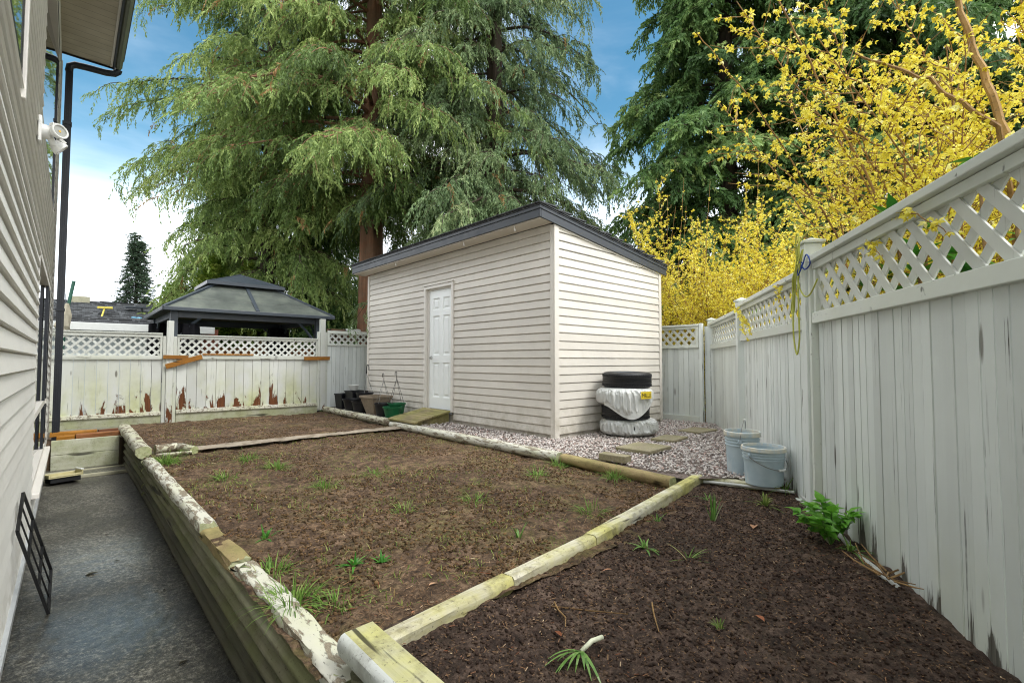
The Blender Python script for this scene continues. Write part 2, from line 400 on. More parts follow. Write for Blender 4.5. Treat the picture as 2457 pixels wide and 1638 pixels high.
c = k.ramp(k.math('ADD', k.math('MULTIPLY', f, .6), k.math('MULTIPLY', b, .4)), [(.3, '#6b6450'), (.7, '#b0a78c')])
MAT['paving_stone'] = k.pbr(k.mix(k.ramp(k.noise(9, 4), [(.45, 0), (.7, .6)]), c, '#77754a'), .85, k.bump(f, .6, .006), .3)
simple('old_concrete', '#a9a68f', .85, .3, nscale=25, var=.25, bump=.5, bdist=.006)
k = NT('tyre_rubber'); f = k.noise(40, 4, .6)
MAT['tyre_rubber'] = k.pbr(k.ramp(f, [(.3, '#0b0c0e'), (.7, '#191b1f')]), k.map(f, .3, .7, .38, .58), k.bump(f, .2, .002), .5)
k = NT('white_plastic_bag'); f = k.noise(9, 5, .6); g = k.noise(3, 3)
MAT['white_plastic_bag'] = k.leafy(k.ramp(g, [(.3, '#d2d5d2'), (.7, '#e9ebe8')]), .2, .3, .5)
simple('bag_yellow', '#d9c02a', .45, .4, nscale=20, var=.06); simple('bag_ink', '#1c1c22', .5, nscale=20, var=.1)
k = NT('pail_plastic'); f = k.noise(7, 4); st = k.noise(1, 5, .65, k.co((9, 9, 1.2)))
MAT['pail_plastic'] = k.pbr(k.mix(k.ramp(st, [(.55, 0), (.7, .6)]), k.ramp(f, [(.3, '#a9bcc6'), (.7, '#bccbd2')]), '#d6d8d2'), .42, k.bump(st, .1, .003), .45)
k = NT('pail_lip'); st = k.noise(1, 5, .65, k.co((9, 9, 6)))
MAT['pail_lip'] = k.pbr(k.ramp(st, [(.4, '#b9c8cf'), (.6, '#ded6c0'), (.75, '#c9a58a')]), .5, None, .4)
simple('black_plastic', '#14161b', .42, .5, nscale=12, var=.3, bump=.08)
simple('green_plastic', '#12623a', .4, .5, nscale=12, var=.15, bump=.05)
simple('grey_plastic', '#8f918f', .5, .5, nscale=12, var=.15, bump=.05)
simple('pale_plastic', '#d8dbd8', .5, .5, nscale=12, var=.06, bump=.05)
simple('stone_planter', '#8f8270', .8, .35, nscale=22, var=.3, bump=.4, bdist=.004)
simple('pot_soil', '#4a3a2a', .95, .2, nscale=40, var=.4, bump=.8, bdist=.01)
simple('wire', '#7d7f7c', .5, .5, nscale=20)
simple('hose_white', '#c3c5c0', .5, .45, nscale=20, var=.15)
simple('rope_yellow', '#b9bd5c', .7, .3, nscale=60, var=.2); simple('rope_blue', '#27479a', .6, .3, nscale=60, var=.2)
simple('tray_plastic', '#b9b184', .5, .45, nscale=14, var=.2)
simple('neighbour_wall', '#bcc5c8', .7, .3, nscale=6, var=.08); simple('brick_red', '#8b5a4a', .85, .3, nscale=20, var=.25)
simple('roof_yellow', '#d6c65a', .55, .4, nscale=15, var=.12); simple('canvas', '#a39d8c', .85, .2, nscale=20, var=.2)
simple('pole_green', '#2f5a4c', .5, .4, nscale=14, var=.2); simple('blue_plastic', '#6fb0d0', .4, .5, nscale=14, var=.1)
simple('curtain_black', '#121216', .9, .2, nscale=12, var=.4, bump=.4, bdist=.02)
k = NT('gazebo_roof'); f = k.noise(4, 5, .65); g = k.noise(1.3, 3)
c = k.ramp(k.math('ADD', k.math('MULTIPLY', f, .5), k.math('MULTIPLY', g, .5)), [(.32, '#4a504c'), (.5, '#636963'), (.68, '#80867a')])
MAT['gazebo_roof'] = k.pbr(c, .42, k.bump(f, .15, .01), .5, .25)
simple('gazebo_metal', '#3b434b', .42, .5, nscale=10, var=.18, bump=.06)

def foliage(name, stops, trans=.35, rough=.55, spec=.3):
    k = NT(name); a = k.attr()
    MAT[name] = k.leafy(k.ramp(a, stops), trans, rough, spec)
foliage('cedar_leaf', [(0, '#3c5024'), (.35, '#70894a'), (.7, '#a2b468'), (.94, '#ccd48c'), (1, '#9a7a4e')])
foliage('cedar_leaf_blue', [(0, '#3c5030'), (.4, '#688056'), (.75, '#98aa76'), (.94, '#c8ce9a'), (1, '#9a7a4e')])
foliage('conifer_dark', [(0, '#334a2a'), (.45, '#597a44'), (.8, '#88a35e'), (1, '#b2c47c')])
foliage('cedar_bright', [(0, '#3c5a22'), (.4, '#5e7d2c'), (.8, '#8da03f'), (1, '#b0b85c')])
foliage('arborvitae_leaf', [(0, '#44601f'), (.5, '#7a9636'), (1, '#b0ba5c')])
foliage('spruce_leaf', [(0, '#2c3d30'), (.5, '#4b6149'), (1, '#71866a')])
foliage('forsythia_flower', [(0, '#cdb82a'), (.3, '#eadb48'), (.8, '#f5ec6a'), (1, '#faf6b0')], .35, .5, .3)
foliage('broad_leaf', [(0, '#2f6a26'), (.6, '#4d8f33'), (1, '#86b552')], .25, .35, .5)
foliage('grass_blade', [(0, '#4b6a2c'), (.5, '#6f9440'), (.85, '#97b35e'), (1, '#b5a878')], .35)
foliage('veg_leaf', [(0, '#4a8428'), (.6, '#6fae38'), (1, '#a5cc66')], .35, .4, .4)
foliage('leek_leaf', [(0, '#4f7d34'), (.6, '#86ad5a'), (1, '#dfe3c6')], .3, .4, .4)
foliage('dry_leaf', [(0, '#6a3a22'), (.5, '#a86a48'), (1, '#caa684')], .2, .6, .3)
foliage('weed_blade', [(0, '#4f6a30'), (.5, '#7c8f45'), (.8, '#a3a35e'), (1, '#b29b6a')], .3)
foliage('wet_leaf', [(0, '#17140e'), (1, '#5a5332')], .1, .4, .4)
simple('leek_stalk', '#d9ddc2', .45, .4, nscale=30, var=.12)
# ------------------------------------------------------------------ setting
def struct(o): return tag(o, kind='structure')
m = MB(); m.add([(-900, -900, -.66), (900, -900, -.66), (900, 900, -.66), (-900, 900, -.66)], [(0, 1, 2, 3)])
struct(m.build('ground', MAT['ground']))
def in_fence(x, y, off=0.0):      # >0 on the garden side of the diagonal fence
    return (-(x - 7.93) * .549 + (y - 3.69) * .836) - off
def soil_z(x, y):
    b = -.105 + .03 * (fbm(x * 1.1, y * 1.1, 3, 3) - .5) * 2
    return b + .055 * (fbm(x * 5, y * 5, 4, 11, .6) - .5) + .03 * (fbm(x * 19, y * 19, 3, 5, .7) - .5)
def dark_z(x, y):
    b = -.10 + .06 * (fbm(x * 1.3, y * 1.3, 3, 23) - .5)
    return b + .05 * (fbm(x * 7, y * 7, 4, 31, .6) - .5) + .028 * (fbm(x * 24, y * 24, 3, 35, .7) - .5)
def field(name, x0, x1, y0, y1, step, fn, mat, keep=None):
    nx = int((x1 - x0) / step) + 1; ny = int((y1 - y0) / step) + 1
    X, Y = np.meshgrid(np.linspace(x0, x1, nx), np.linspace(y0, y1, ny), indexing='ij')
    Z = fn(X, Y); V = np.stack([X, Y, Z], -1).reshape(-1, 3); Fc = grid_faces(nx, ny)
    if keep is not None:
        c = V[Fc].mean(1); Fc = Fc[keep(c[:, 0], c[:, 1])]
    return struct(np_indexed(name, V, Fc, MAT[mat], smooth=True))
field('soil_bed', .66, 4.06, 1.72, 10.62, .022, soil_z, 'soil_brown')
field('dark_soil_bed', .80, 4.75, -1.4, 2.14, .016, dark_z, 'soil_dark', lambda x, y: (in_fence(x, y) > -.12) & (y < 1.72 + .1 * (x - .8) + .1))
def path_z(x, y): return -.58 + .018 * (fbm(x * 1.4, y * 1.4, 3, 41) - .5) + .006 * (fbm(x * 30, y * 30, 3, 44) - .5)
field('pavement', -.30, .80, -1.2, 8.86, .022, path_z, 'wet_paving')
field('raised_pavement', -.30, .80, 8.80, 9.42, .03, lambda x, y: -.545 + .02 * (y - 8.8) + 0 * x + .008 * (fbm(x * 4, y * 4, 2, 6) - .5), 'wet_paving')
m = MB(); m.bar((-.25, 8.84, -.56), (.66, 8.80, -.56), .05, .045); m.bar((-.25, 9.12, -.535), (.64, 9.14, -.535), .03, .03)
struct(m.build('pavement_edge', MAT['old_concrete'], bev=.008))
gv = [(3.98, 2.12), (4.7, 1.55), (5.4, 1.95), (8.0, 3.65), (8.0, 10.46), (4.02, 10.46)]
m = MB(); m.add([(x, y, -.03) for x, y in gv], [tuple(range(len(gv)))]); struct(m.build('gravel_bed', MAT['gravel_base']))
def strip_z(x, y): return -.060 + .012 * (fbm(x * 6, y * 6, 3, 61) - .5) + .004 * (fbm(x * 30, y * 30, 2, 62) - .5)
field('concrete_path', 1.16, 4.0, 6.80, 7.12, .03, strip_z, 'concrete_strip', lambda x, y: (np.abs(y - 6.97 + .06 * (fbm(x * 3, y * 0, 3, 71) - .5)) < .15 + .09 * (fbm(x * 5, y, 3, 72) - .5)))

# ------------------------------------------------------------------ siding
def clip_quad(poly, top):
    """clip polygon of (u, z, v) below the line z = top(u)"""
    out = []
    for i in range(len(poly)):
        a, b = poly[i], poly[(i + 1) % len(poly)]
        da, db = top(a[0]) - a[1], top(b[0]) - b[1]
        if da >= 0: out.append(a)
        if (da >= 0) != (db >= 0):
            t = da / (da - db); out.append(tuple(a[j] + (b[j] - a[j]) * t for j in range(3)))
    return out
def siding(M, u0, u1, z0, z1, pitch, holes=(), top=None, lip=.014):
    mb = MB(M); z = z0
    while z < z1 - 1e-4:
        zb = min(z + pitch, z1); r = random.random()
        cuts = sorted({z, zb} | {h[i] for h in holes for i in (2, 3) if z < h[i] < zb})
        for a, b in zip(cuts, cuts[1:]):
            segs = [(u0, u1)]
            for h in holes:
                if h[2] < b - 1e-5 and h[3] > a + 1e-5:
                    ns = []
                    for s0, s1 in segs:
                        if h[0] > s0: ns.append((s0, min(s1, h[0])))
                        if h[1] < s1: ns.append((max(s0, h[1]), s1))
                    segs = [q for q in ns if q[1] - q[0] > 1e-4]
            def dep(zz):                      # lap profile: rounded lip, gentle slope, tucked-in head
                t = (zz - z) / pitch
                if t > .90: return lip * .10 - .012 * (t - .90) / .10
                return lip * (1 - t) if t > .06 else lip * (.55 + .39 * t / .06)
            lv = [a] + [q for q in (z + pitch * .06, z + pitch * .90) if a < q < b] + [b]
            for s0, s1 in segs:
                for za, zc in zip(lv, lv[1:]):
                    poly = [(s0, za, dep(za)), (s1, za, dep(za)), (s1, zc, dep(zc)), (s0, zc, dep(zc))]
                    if top: poly = clip_quad(poly, top)
                    if len(poly) >= 3: mb.add([(p[0], p[2], p[1]) for p in poly], [tuple(range(len(poly)))], r)
                if a == z:
                    poly = [(s0, a, -.013), (s1, a, -.013), (s1, a, dep(a)), (s0, a, dep(a))]
                    if not top or a < min(top(s0), top(s1)): mb.add([(p[0], p[2], p[1]) for p in poly], [(0, 1, 2, 3)], r)
        z = zb
    return mb

# ------------------------------------------------------------------ house on the left
house = thing('house', 'two storey house wall with cream lap siding, brown soffit and black downspout', 'house', (-.23, 5, -.58))
MH = frame_of((-.23, 0), (0, 1))
LW = (6.05, 9.25, -.17, 2.02); UW = (5.45, 9.2, 2.98, 5.25); NW = (1.6, 3.5, 2.44, 4.3)
siding(MH, -1.5, 10.08, -.42, 5.660, .113, (LW, UW, NW), lip=.02).build('siding', MAT['house_siding'], house)
m = MB(); m.box((-7, -1.6, -.62), (-.50, 10.06, 5.700)); m.build('wall_core', MAT['house_siding'], house)
m = MB(); m.box((-.50, -1.5, -.62), (-.215, 10.04, -.455)); m.build('foundation', MAT['house_foundation'], house)
m = MB(); m.box((-.225, -1.5, -.452), (-.192, 10.05, -.405)); m.box((-.212, -1.5, -.50), (-.206, 10.05, -.452)); m.build('base_flashing', MAT['flashing'], house)
m = MB(); m.box((-.30, 10.08, -.45), (-.205, 10.16, 5.660)); m.build('corner_trim', MAT['white_trim'], house, bev=.004)
m = MB(); m.box((-.50, 10.04, -.6), (-.26, 10.1, 5.660)); m.box((-7, 10.06, -.6), (-.5, 10.1, 5.660)); m.build('end_wall', MAT['house_siding'], house)
m = MB(); m.box((-.6, -1.6, 5.660), (.375, 9.78, 5.675)); m.build('soffit', MAT['soffit'], house)
m = MB(); m.box((.345, -1.6, 5.645), (.372, 9.76, 5.658)); m.build('soffit_trim', MAT['white_trim'], house)
m = MB(); m.box((.376, -1.6, 5.630), (.40, 9.80, 5.840)); m.box((-.6, 9.785, 5.640), (.376, 9.81, 5.920)); m.build('fascia', MAT['dark_metal'], house)
m = MB(); gp = [(.402, 5.820), (.402, 5.670), (.42, 5.655), (.455, 5.655), (.475, 5.690), (.497, 5.730), (.497, 5.820), (.488, 5.820), (.486, 5.740), (.46, 5.680), (.42, 5.670), (.412, 5.680), (.412, 5.820)]
vs = [(x, -1.6, z) for x, z in gp] + [(x, 9.86, z) for x, z in gp]; n = len(gp)
m.add(vs, [(i, (i + 1) % n, n + (i + 1) % n, n + i) for i in range(n)] + [tuple(range(n)), tuple(range(2 * n - 1, n - 1, -1))])
gut = m.build('gutter', MAT['gutter_green'], house, bev=.003)
m = MB(); m.add([(.52, -1.7, 5.855), (.52, 9.9, 5.855), (-3.5, 9.9, 7.3), (-3.5, -1.7, 7.3), (.52, -1.7, 5.890), (.52, 9.9, 5.890), (-3.5, 9.9, 7.34), (-3.5, -1.7, 7.34)], [(3, 2, 1, 0), (4, 5, 6, 7), (0, 1, 5, 4), (1, 2, 6, 5), (2, 3, 7, 6), (3, 0, 4, 7)])
m.build('roof', MAT['roof_shingle'], house)
# downspout: ribbed rectangular pipe, elbows
def ribbed(mb, pts, w, d):
    for p, q in zip(pts, pts[1:]): mb.bar(p, q, w, d, up=(0, 1, 0) if abs(q[2] - p[2]) > .05 else (0, 1, 0))
m = MB(); m.box((-.168, 9.87, -.40), (-.088, 9.95, 5.46))
for i in range(3): m.box((-.088, 9.876 + i * .025, -.40), (-.081, 9.888 + i * .025, 5.46)); m.box((-.160 + i * .023, 9.862, -.40), (-.150 + i * .023, 9.87, 5.46))
dsp = m.build('downspout', MAT['dark_metal'], house)
m = MB(); m.tube([(-.13, 9.91, 5.44), (-.12, 9.91, 5.53), (-.06, 9.91, 5.572), (.05, 9.90, 5.58), (.30, 9.88, 5.585), (.40, 9.86, 5.60), (.445, 9.84, 5.64), (.45, 9.83, 5.67)], .05, 10); m.build('upper_elbow', MAT['dark_metal'], dsp, ang=40)
m = MB()
el = [(-.13, 9.91, -.36), (-.128, 9.91, -.43), (-.10, 9.90, -.475), (-.05, 9.89, -.495), (.03, 9.88, -.50)]
rr = [.055, .056, .058, .056, .058]; m.tube(el, rr, 10); 
for q in range(5): m.tube([(-.06 + q * .018, 9.891 - q * .002, -.492), (-.053 + q * .018, 9.890 - q * .002, -.493)], .062, 10)
m.build('lower_elbow', MAT['dark_metal'], dsp, ang=40)
for z_ in (1.75, 4.6):
    m = MB(); m.box((-.182, 9.852, z_), (-.074, 9.968, z_ + .04)); m.build('pipe_strap', MAT['dark_metal'], dsp)
def window(h, rails=(), fr=.055, fmat='white_trim', mull=(), proud=.010, label=None):
    y0, y1, z0, z1 = h; x = -.23 + proud; xb = -.47
    m = MB(); m.box((xb, y0, z0), (x, y1, z0 + fr)); m.box((xb, y0, z1 - fr), (x, y1, z1)); m.box((xb, y0, z0 + fr), (x, y0 + fr, z1 - fr)); m.box((xb, y1 - fr, z0 + fr), (x, y1, z1 - fr))
    for r in rails: m.box((xb, y0 + fr, r - .035), (x - .012, y1 - fr, r + .035))
    w = m.build('window', MAT[fmat], house, label, bev=.004)
    zs = [z0 + fr] + [q for r in rails for q in (r - .035, r + .035)] + [z1 - fr]
    for a, b in zip(zs[::2], zs[1::2]):
        p = MB(); p.prism([(-.228 - .06 * (y1 - y0), y0 + fr), (-.222 - .06 * (y1 - y0), y0 + fr), (-.222, y1 - fr), (-.228, y1 - fr)], a, b); p.build('pane', MAT['window_glass'], w)
        for ya, yb in [(mu - .03, mu + .03) for mu in mull] + [(y0 + fr, y0 + fr + .02), (y1 - fr - .02, y1 - fr)]:
            s = MB(); s.box((-.25, ya, a), (-.2215, yb, b)); s.build('mullion', MAT['dark_metal'], w)
    return w
w1 = window(LW, (.46,), mull=(8.6,), label='tall lower window with transom rail')
m = MB(); m.box((-.24, LW[0] - .02, LW[2] - .05), (-.165, LW[1] + .02, LW[2] - .003)); m.build('sill', MAT['white_trim'], w1, bev=.006)
window(UW, (), label='upper window above the floodlight')
window(NW, (), .07, 'black_metal', label='black framed upper window nearest the camera')
m = MB(); m.box((-.25, 3.5, 2.36), (-.205, 3.55, 4.4)); m.build('window_trim', MAT['white_trim'], house, bev=.004)

# ------------------------------------------------------------------ garden shed
shed = thing('garden_shed', 'cream vinyl sided garden shed with dark lean-to roof and white door', 'shed', (6.0, 7.0, 0))
SX, SY0, SY1, SXB = 4.695, 4.274, 9.65, 7.33
def roof_low(x): return 2.855 - .128 * (x - 4.37)      # underside of the roof edge
MF = frame_of((SX, SY1), (0, -1)); L = SY1 - SY0
DU0, DU1, DZ0, DZ1 = SY1 - 7.42, SY1 - 6.53, .17, 2.33
siding(MF, .06, L - .06, .03, 2.838, .1125, ((DU0, DU1, -1, DZ1),), lip=.013).build('front_siding', MAT['shed_siding'], shed)
MR = frame_of((SX, SY0), (1, 0))
siding(MR, .07, SXB - SX - .05, .03, 2.86, .1125, (), lambda u: roof_low(SX + u) - .012, lip=.013).build('side_siding', MAT['shed_siding'], shed)
m = MB(); CX = SX + .09; m.prism([(CX, SY0 + .016), (SXB, SY0 + .016), (SXB, SY1), (CX, SY1)], -.03, 2.38)
m.box((SX + .016, SY0 + .016, -.03), (CX - .001, SY0 + .1, 2.80)); m.box((SX + .016, SY1 - .1, -.03), (CX - .001, SY1, 2.80)); m.box((SX + .016, SY0 + .101, -.03), (CX - .001, SY1 - .101, .105))
m.add([(CX, SY0 + .016, 2.382), (SXB, SY0 + .016, 2.382), (SXB, SY1, 2.382), (CX, SY1, 2.382), (CX, SY0 + .016, 2.785), (SXB, SY0 + .016, 2.45), (SXB, SY1, 2.45), (CX, SY1, 2.785)], [(0, 1, 5, 4), (1, 2, 6, 5), (2, 3, 7, 6), (3, 0, 4, 7), (4, 5, 6, 7)])
m.build('wall_core', MAT['shed_siding'], shed)
m = MB(); m.box((SX - .022, SY0 - .022, -.02), (SX + .068, SY0 - .0, 2.815)); m.box((SX - .022, SY0, -.02), (SX, SY0 + .062, 2.815)); m.build('corner_trim', MAT['shed_siding'], shed, bev=.005)
m = MB(); m.box((SX - .02, SY1 - .06, 0), (SX + .001, SY1 + .02, 2.815)); m.build('corner_trim', MAT['shed_siding'], shed, bev=.004)
m = MB(); m.box((SXB - .05, SY0 - .02, 0), (SXB + .02, SY0 + .001, 2.46)); m.build('corner_trim', MAT['shed_siding'], shed, bev=.004)
m = MB(); u = [(SX + .07, roof_low(SX + .07)), (SXB + .02, roof_low(SXB + .02))]
m.bar((u[0][0], SY0 - .012, u[0][1] - .016), (u[1][0], SY0 - .012, u[1][1] - .016), .02, .02); m.build('top_trim', MAT['shed_siding'], shed)
RX0, RX1, RY0, RY1 = 4.365, 7.48, 4.215, 9.80
m = MB()
for (dz, off, th) in ((.165, -.012, .012), (.145, 0, .012)):
    a, b = roof_low(RX0) + dz, roof_low(RX1) + dz
    m.add([(RX0 + off - .01, RY0 + off - .01, a), (RX1, RY0 + off - .01, b), (RX1, RY1 - off, b), (RX0 + off - .01, RY1 - off, a), (RX0 + off - .01, RY0 + off - .01, a + th), (RX1, RY0 + off - .01, b + th), (RX1, RY1 - off, b + th), (RX0 + off - .01, RY1 - off, a + th)],
          [(3, 2, 1, 0), (4, 5, 6, 7), (0, 1, 5, 4), (1, 2, 6, 5), (2, 3, 7, 6), (3, 0, 4, 7)])
# shingle tab edge along both visible eaves
x = RX0
while x < RX1 - .3:
    zz = roof_low(x) + .18; x2 = x + .30; m.box((x, RY0 - .03, zz - .02), (x2 - .006, RY0 + .1, zz - .004 + random.uniform(0, .003))); x = x2
y = RY0
while y < RY1 - .3:
    m.box((RX0 - .03, y, roof_low(RX0) + .172), (RX0 + .12, y + .299, roof_low(RX0) + .178 + random.uniform(0, .003))); y += .305
m.build('shingle_roof', MAT['roof_shingle'], shed)
def sloped(mb, x0, x1, y0, y1, d0, d1):
    a0, a1, b0, b1 = roof_low(x0) + d0, roof_low(x0) + d1, roof_low(x1) + d0, roof_low(x1) + d1
    mb.add([(x0, y0, a0), (x1, y0, b0), (x1, y1, b0), (x0, y1, a0), (x0, y0, a1), (x1, y0, b1), (x1, y1, b1), (x0, y1, a1)], [(3, 2, 1, 0), (4, 5, 6, 7), (0, 1, 5, 4), (1, 2, 6, 5), (2, 3, 7, 6), (3, 0, 4, 7)])
m = MB(); m.box((RX0 + .012, RY0 + .012, roof_low(RX0) - .005), (RX0 + .034, RY1 - .01, roof_low(RX0) + .10)); m.box((RX0, RY0, roof_low(RX0) + .100), (RX0 + .034, RY1, roof_low(RX0) + .145))
m.build('front_fascia', MAT['fascia_grey'], shed, bev=.003)
m = MB(); sloped(m, RX0 + .036, RX1, RY0 + .012, RY0 + .036, -.005, .10); sloped(m, RX0 + .036, RX1, RY0, RY0 + .036, .1005, .144)
m.build('side_fascia', MAT['fascia_grey'], shed, bev=.003)
m = MB(); m.box((RX0 + .036, RY0 + .04, 2.835), (SX - .02, RY1 - .02, 2.85)); m.box((RX0 + .05, RY1 - .02, 2.835), (SX, RY1 - .01, 2.95)); m.build('soffit', MAT['shed_soffit'], shed)
for yy in (4.75, 8.0, 5.9):
    m = MB(); m.tube([(RX0 + .05, yy, 2.85), (RX0 + .045, yy, 2.80), (RX0 + .05, yy, 2.775), (RX0 + .062, yy, 2.77), (RX0 + .07, yy, 2.785), (RX0 + .066, yy, 2.80)], .004, 6); m.build('light_hook', MAT['lamp_plastic'], shed)
m = MB(); m.prism([(SX + .01, SY0 + .01), (SXB, SY0 + .01), (SXB, SY1), (SX + .01, SY1)], -.06, -.031); m.build('slab', MAT['old_concrete'], shed)
# door
fr = MB(MF); fw = .055
fr.box((DU0, -.06, DZ0 - .02), (DU0 + fw, .03, DZ1)); fr.box((DU1 - fw, -.06, DZ0 - .02), (DU1, .03, DZ1)); fr.box((DU0 + fw, -.06, DZ1 - fw), (DU1 - fw, .03, DZ1))
fr.box((DU0 + fw, -.06, DZ0 - .02), (DU0 + fw + .05, -.018, DZ1 - fw)); fr.box((DU1 - fw - .008, -.06, DZ0 - .02), (DU1 - fw, -.018, DZ1 - fw)); fr.box((DU0 + fw + .05, -.06, DZ1 - fw - .03), (DU1 - fw - .008, -.018, DZ1 - fw))
fr.box((DU0 - .012, -.01, DZ1 + .002), (DU1 + .012, .045, DZ1 + .022))
fro = fr.build('door_frame', MAT['white_trim'], shed, bev=.004)
m = MB(MF); m.box((DU0 + fw, -.05, DZ0 - .055), (DU1 - fw, .02, DZ0 - .022)); m.build('threshold', MAT['flashing'], shed, bev=.004)
d0, d1, e0, e1 = DU0 + fw + .053, DU1 - fw - .01, DZ0 + .005, DZ1 - fw - .033
dm = MB(MF)
W = d1 - d0; st = .11 * W / .75; pw = (W - 3 * st) / 2
rows = [(e0 + .20, e0 + .80), (e0 + .93, e0 + 1.62), (e0 + 1.72, e0 + 1.93)]
us = [d0, d0 + st, d0 + st + pw, d0 + 2 * st + pw, d0 + 2 * st + 2 * pw, d1]
zs = [e0] + [q for r in rows for q in r] + [e1]
def quad(mb, pts): mb.add(pts, [(0, 1, 2, 3)], .5)
V0 = -.032
for iu in range(5):
    for iz in range(len(zs) - 1):
        a, b, c, d = us[iu], us[iu + 1], zs[iz], zs[iz + 1]
        if iu in (1, 3) and iz % 2 == 1:
            lv = [(0, V0), (.014, V0 - .018), (.032, V0 - .018), (.055, V0 - .004)]
            for (i0, v0), (i1, v1) in zip(lv, lv[1:]):
                o = [(a + i0, v0, c + i0), (b - i0, v0, c + i0), (b - i0, v0, d - i0), (a + i0, v0, d - i0)]
                q = [(a + i1, v1, c + i1), (b - i1, v1, c + i1), (b - i1, v1, d - i1), (a + i1, v1, d - i1)]
                for t in range(4): quad(dm, [o[t], o[(t + 1) % 4], q[(t + 1) % 4], q[t]])
            quad(dm, q)
        else: quad(dm, [(a, V0, c), (b, V0, c), (b, V0, d), (a, V0, d)])
door = dm.build('door', MAT['door_paint'], shed, 'white six panel door')
m = MB(MF); hu = d0 + .06; hz = 1.06
m.tube([(hu, V0, hz), (hu, V0 + .012, hz)], .032, 16); m.tube([(hu, V0 + .012, hz), (hu, V0 + .045, hz), (hu + .02, V0 + .055, hz), (hu + .10, V0 + .055, hz - .004)], [.012, .012, .011, .009], 8)
m.build('handle', MAT['chrome'], door, ang=40)

# ------------------------------------------------------------------ fences
def lattice(mb, u0, u1, w0, w1, sp=.14, wd=.045, th=.007, front=1, v=0.0):
    H = w1 - w0; k = 0
    for sg, vv in ((front, v + th / 2 + .0005), (-front, v - th / 2 - .0005)):
        c = u0 - H - sp * random.random()
        while c < u1 + H:
            # w goes w0 -> w1 ; u = c + t*H (sg=1)  or  u = c + H - t*H (sg=-1)
            t0, t1 = 0., 1.
            uA, uB = (c, c + H) if sg > 0 else (c + H, c)
            def at(t): return uA + (uB - uA) * t
            ts = sorted([(u0 - uA) / (uB - uA), (u1 - uA) / (uB - uA)])
            t0 = max(0, ts[0]); t1 = min(1, ts[1])
            if t1 - t0 > .04:
                mb.bar((at(t0), vv, w0 + H * t0), (at(t1), vv, w0 + H * t1), wd, th, up=(0, 1, 0))
            c += sp
def boards(mb, u0, u1, z0, z1, bw, gap=.005, th=.02, v=0., zj=.0):
    n = max(1, round((u1 - u0) / bw)); w = (u1 - u0) / n
    for i in range(n):
        o = random.uniform(-.002, .002)
        mb.box((u0 + i * w + gap / 2, v - th + o, z0 + random.uniform(-zj, zj)), (u0 + (i + 1) * w - gap / 2, v + o, z1))
def post_cap(mb, u, v, z, w=.13):
    mb.box((u - w / 2, v - w / 2, z), (u + w / 2, v + w / 2, z + .02))
    b = w / 2 - .008
    mb.add([(u - b, v - b, z + .02), (u + b, v - b, z + .02), (u + b, v + b, z + .02), (u - b, v + b, z + .02), (u, v, z + .05)], [(0, 1, 4), (1, 2, 4), (2, 3, 4), (3, 0, 4)])

lf = thing('wooden_fence', 'white peeling board fence with lattice top in front of the gazebo', 'fence', (2.0, 10.6, 0))
ML = frame_of((-.25, 10.75), (1, -.068))
def left_bay(u0, u1, z_led, z_rail, z_lat, z_top, bw, kick, led, tilt=0):
    m = MB(ML); boards(m, u0, u1, z_led - .01, z_rail, bw, .006, .02, -.012); m.build('board_panel', MAT['fence_white'], lf)
    m = MB(ML); lattice(m, u0 + .03, u1 - .03, z_rail + .02, z_lat + .03, .135, .037, .008, 1, -.02); m.build('lattice', MAT['lattice_white'], lf)
    for a, b, v0, v1 in ((z_rail, z_rail + .05, -.05, .012), (z_rail - .022, z_rail - .002, -.03, .022), (z_lat, z_top - .022, -.05, .008), (z_top - .022, z_top, -.07, .03)):
        m = MB(ML); m.box((u0, v0, a), (u1, v1, b)); m.build('rail', MAT['fence_white_rail'], lf, bev=.003)
    for s in (u0, u1 - .035):
        m = MB(ML); m.box((s, -.045, z_rail + .05), (s + .035, .006, z_lat)); m.build('lattice_stile', MAT['fence_white_rail'], lf, bev=.003)
    m = MB(ML); m.box((u0, -.05, led - .035), (u1, .045, led)); m.box((u0, -.05, led), (u1, .02, led + .03)); m.build('bottom_rail', MAT['log_white'], lf, bev=.006)
    m = MB(ML); m.box((u0, -.045, kick), (u1, .018, led - .036)); m.build('kick_board', MAT['step_board'], lf, bev=.004)
left_bay(-.15, 1.48, .09, 1.05, 1.425, 1.505, .148, -.14, .07)
left_bay(1.70, 4.19, .10, 1.06, 1.415, 1.485, .153, -.14, .085)
for u, zt, zb in ((1.59, 1.73, -.16), (4.29, 1.91, -.05)):
    m = MB(ML); m.box((u - .052, -.07, zb), (u + .052, .04, zt)); m.build('post', MAT['fence_white'], lf, bev=.006)
    for s in (-1, 1):
        m = MB(ML); m.box((u + s * .054, -.05, zb), (u + s * .105, .022, zt - .28)); m.build('post_trim', MAT['fence_white_rail'], lf, bev=.004)
for p, q, h in (((1.49, .062, 1.075), (1.87, .062, 1.068), .068), ((1.53, .072, .90), (2.08, .072, 1.085), .088), ((3.90, .062, 1.055), (4.43, .062, 1.06), .075)):
    m = MB(ML); m.bar(p, q, h, .022, up=(0, 1, 0)); m.build('repair_board', MAT['new_wood'], lf, bev=.003)
m = MB(ML); m.box((2.09, .013, 1.112), (2.95, .03, 1.14)); m.build('repair_board', MAT['new_wood'], lf, bev=.003)
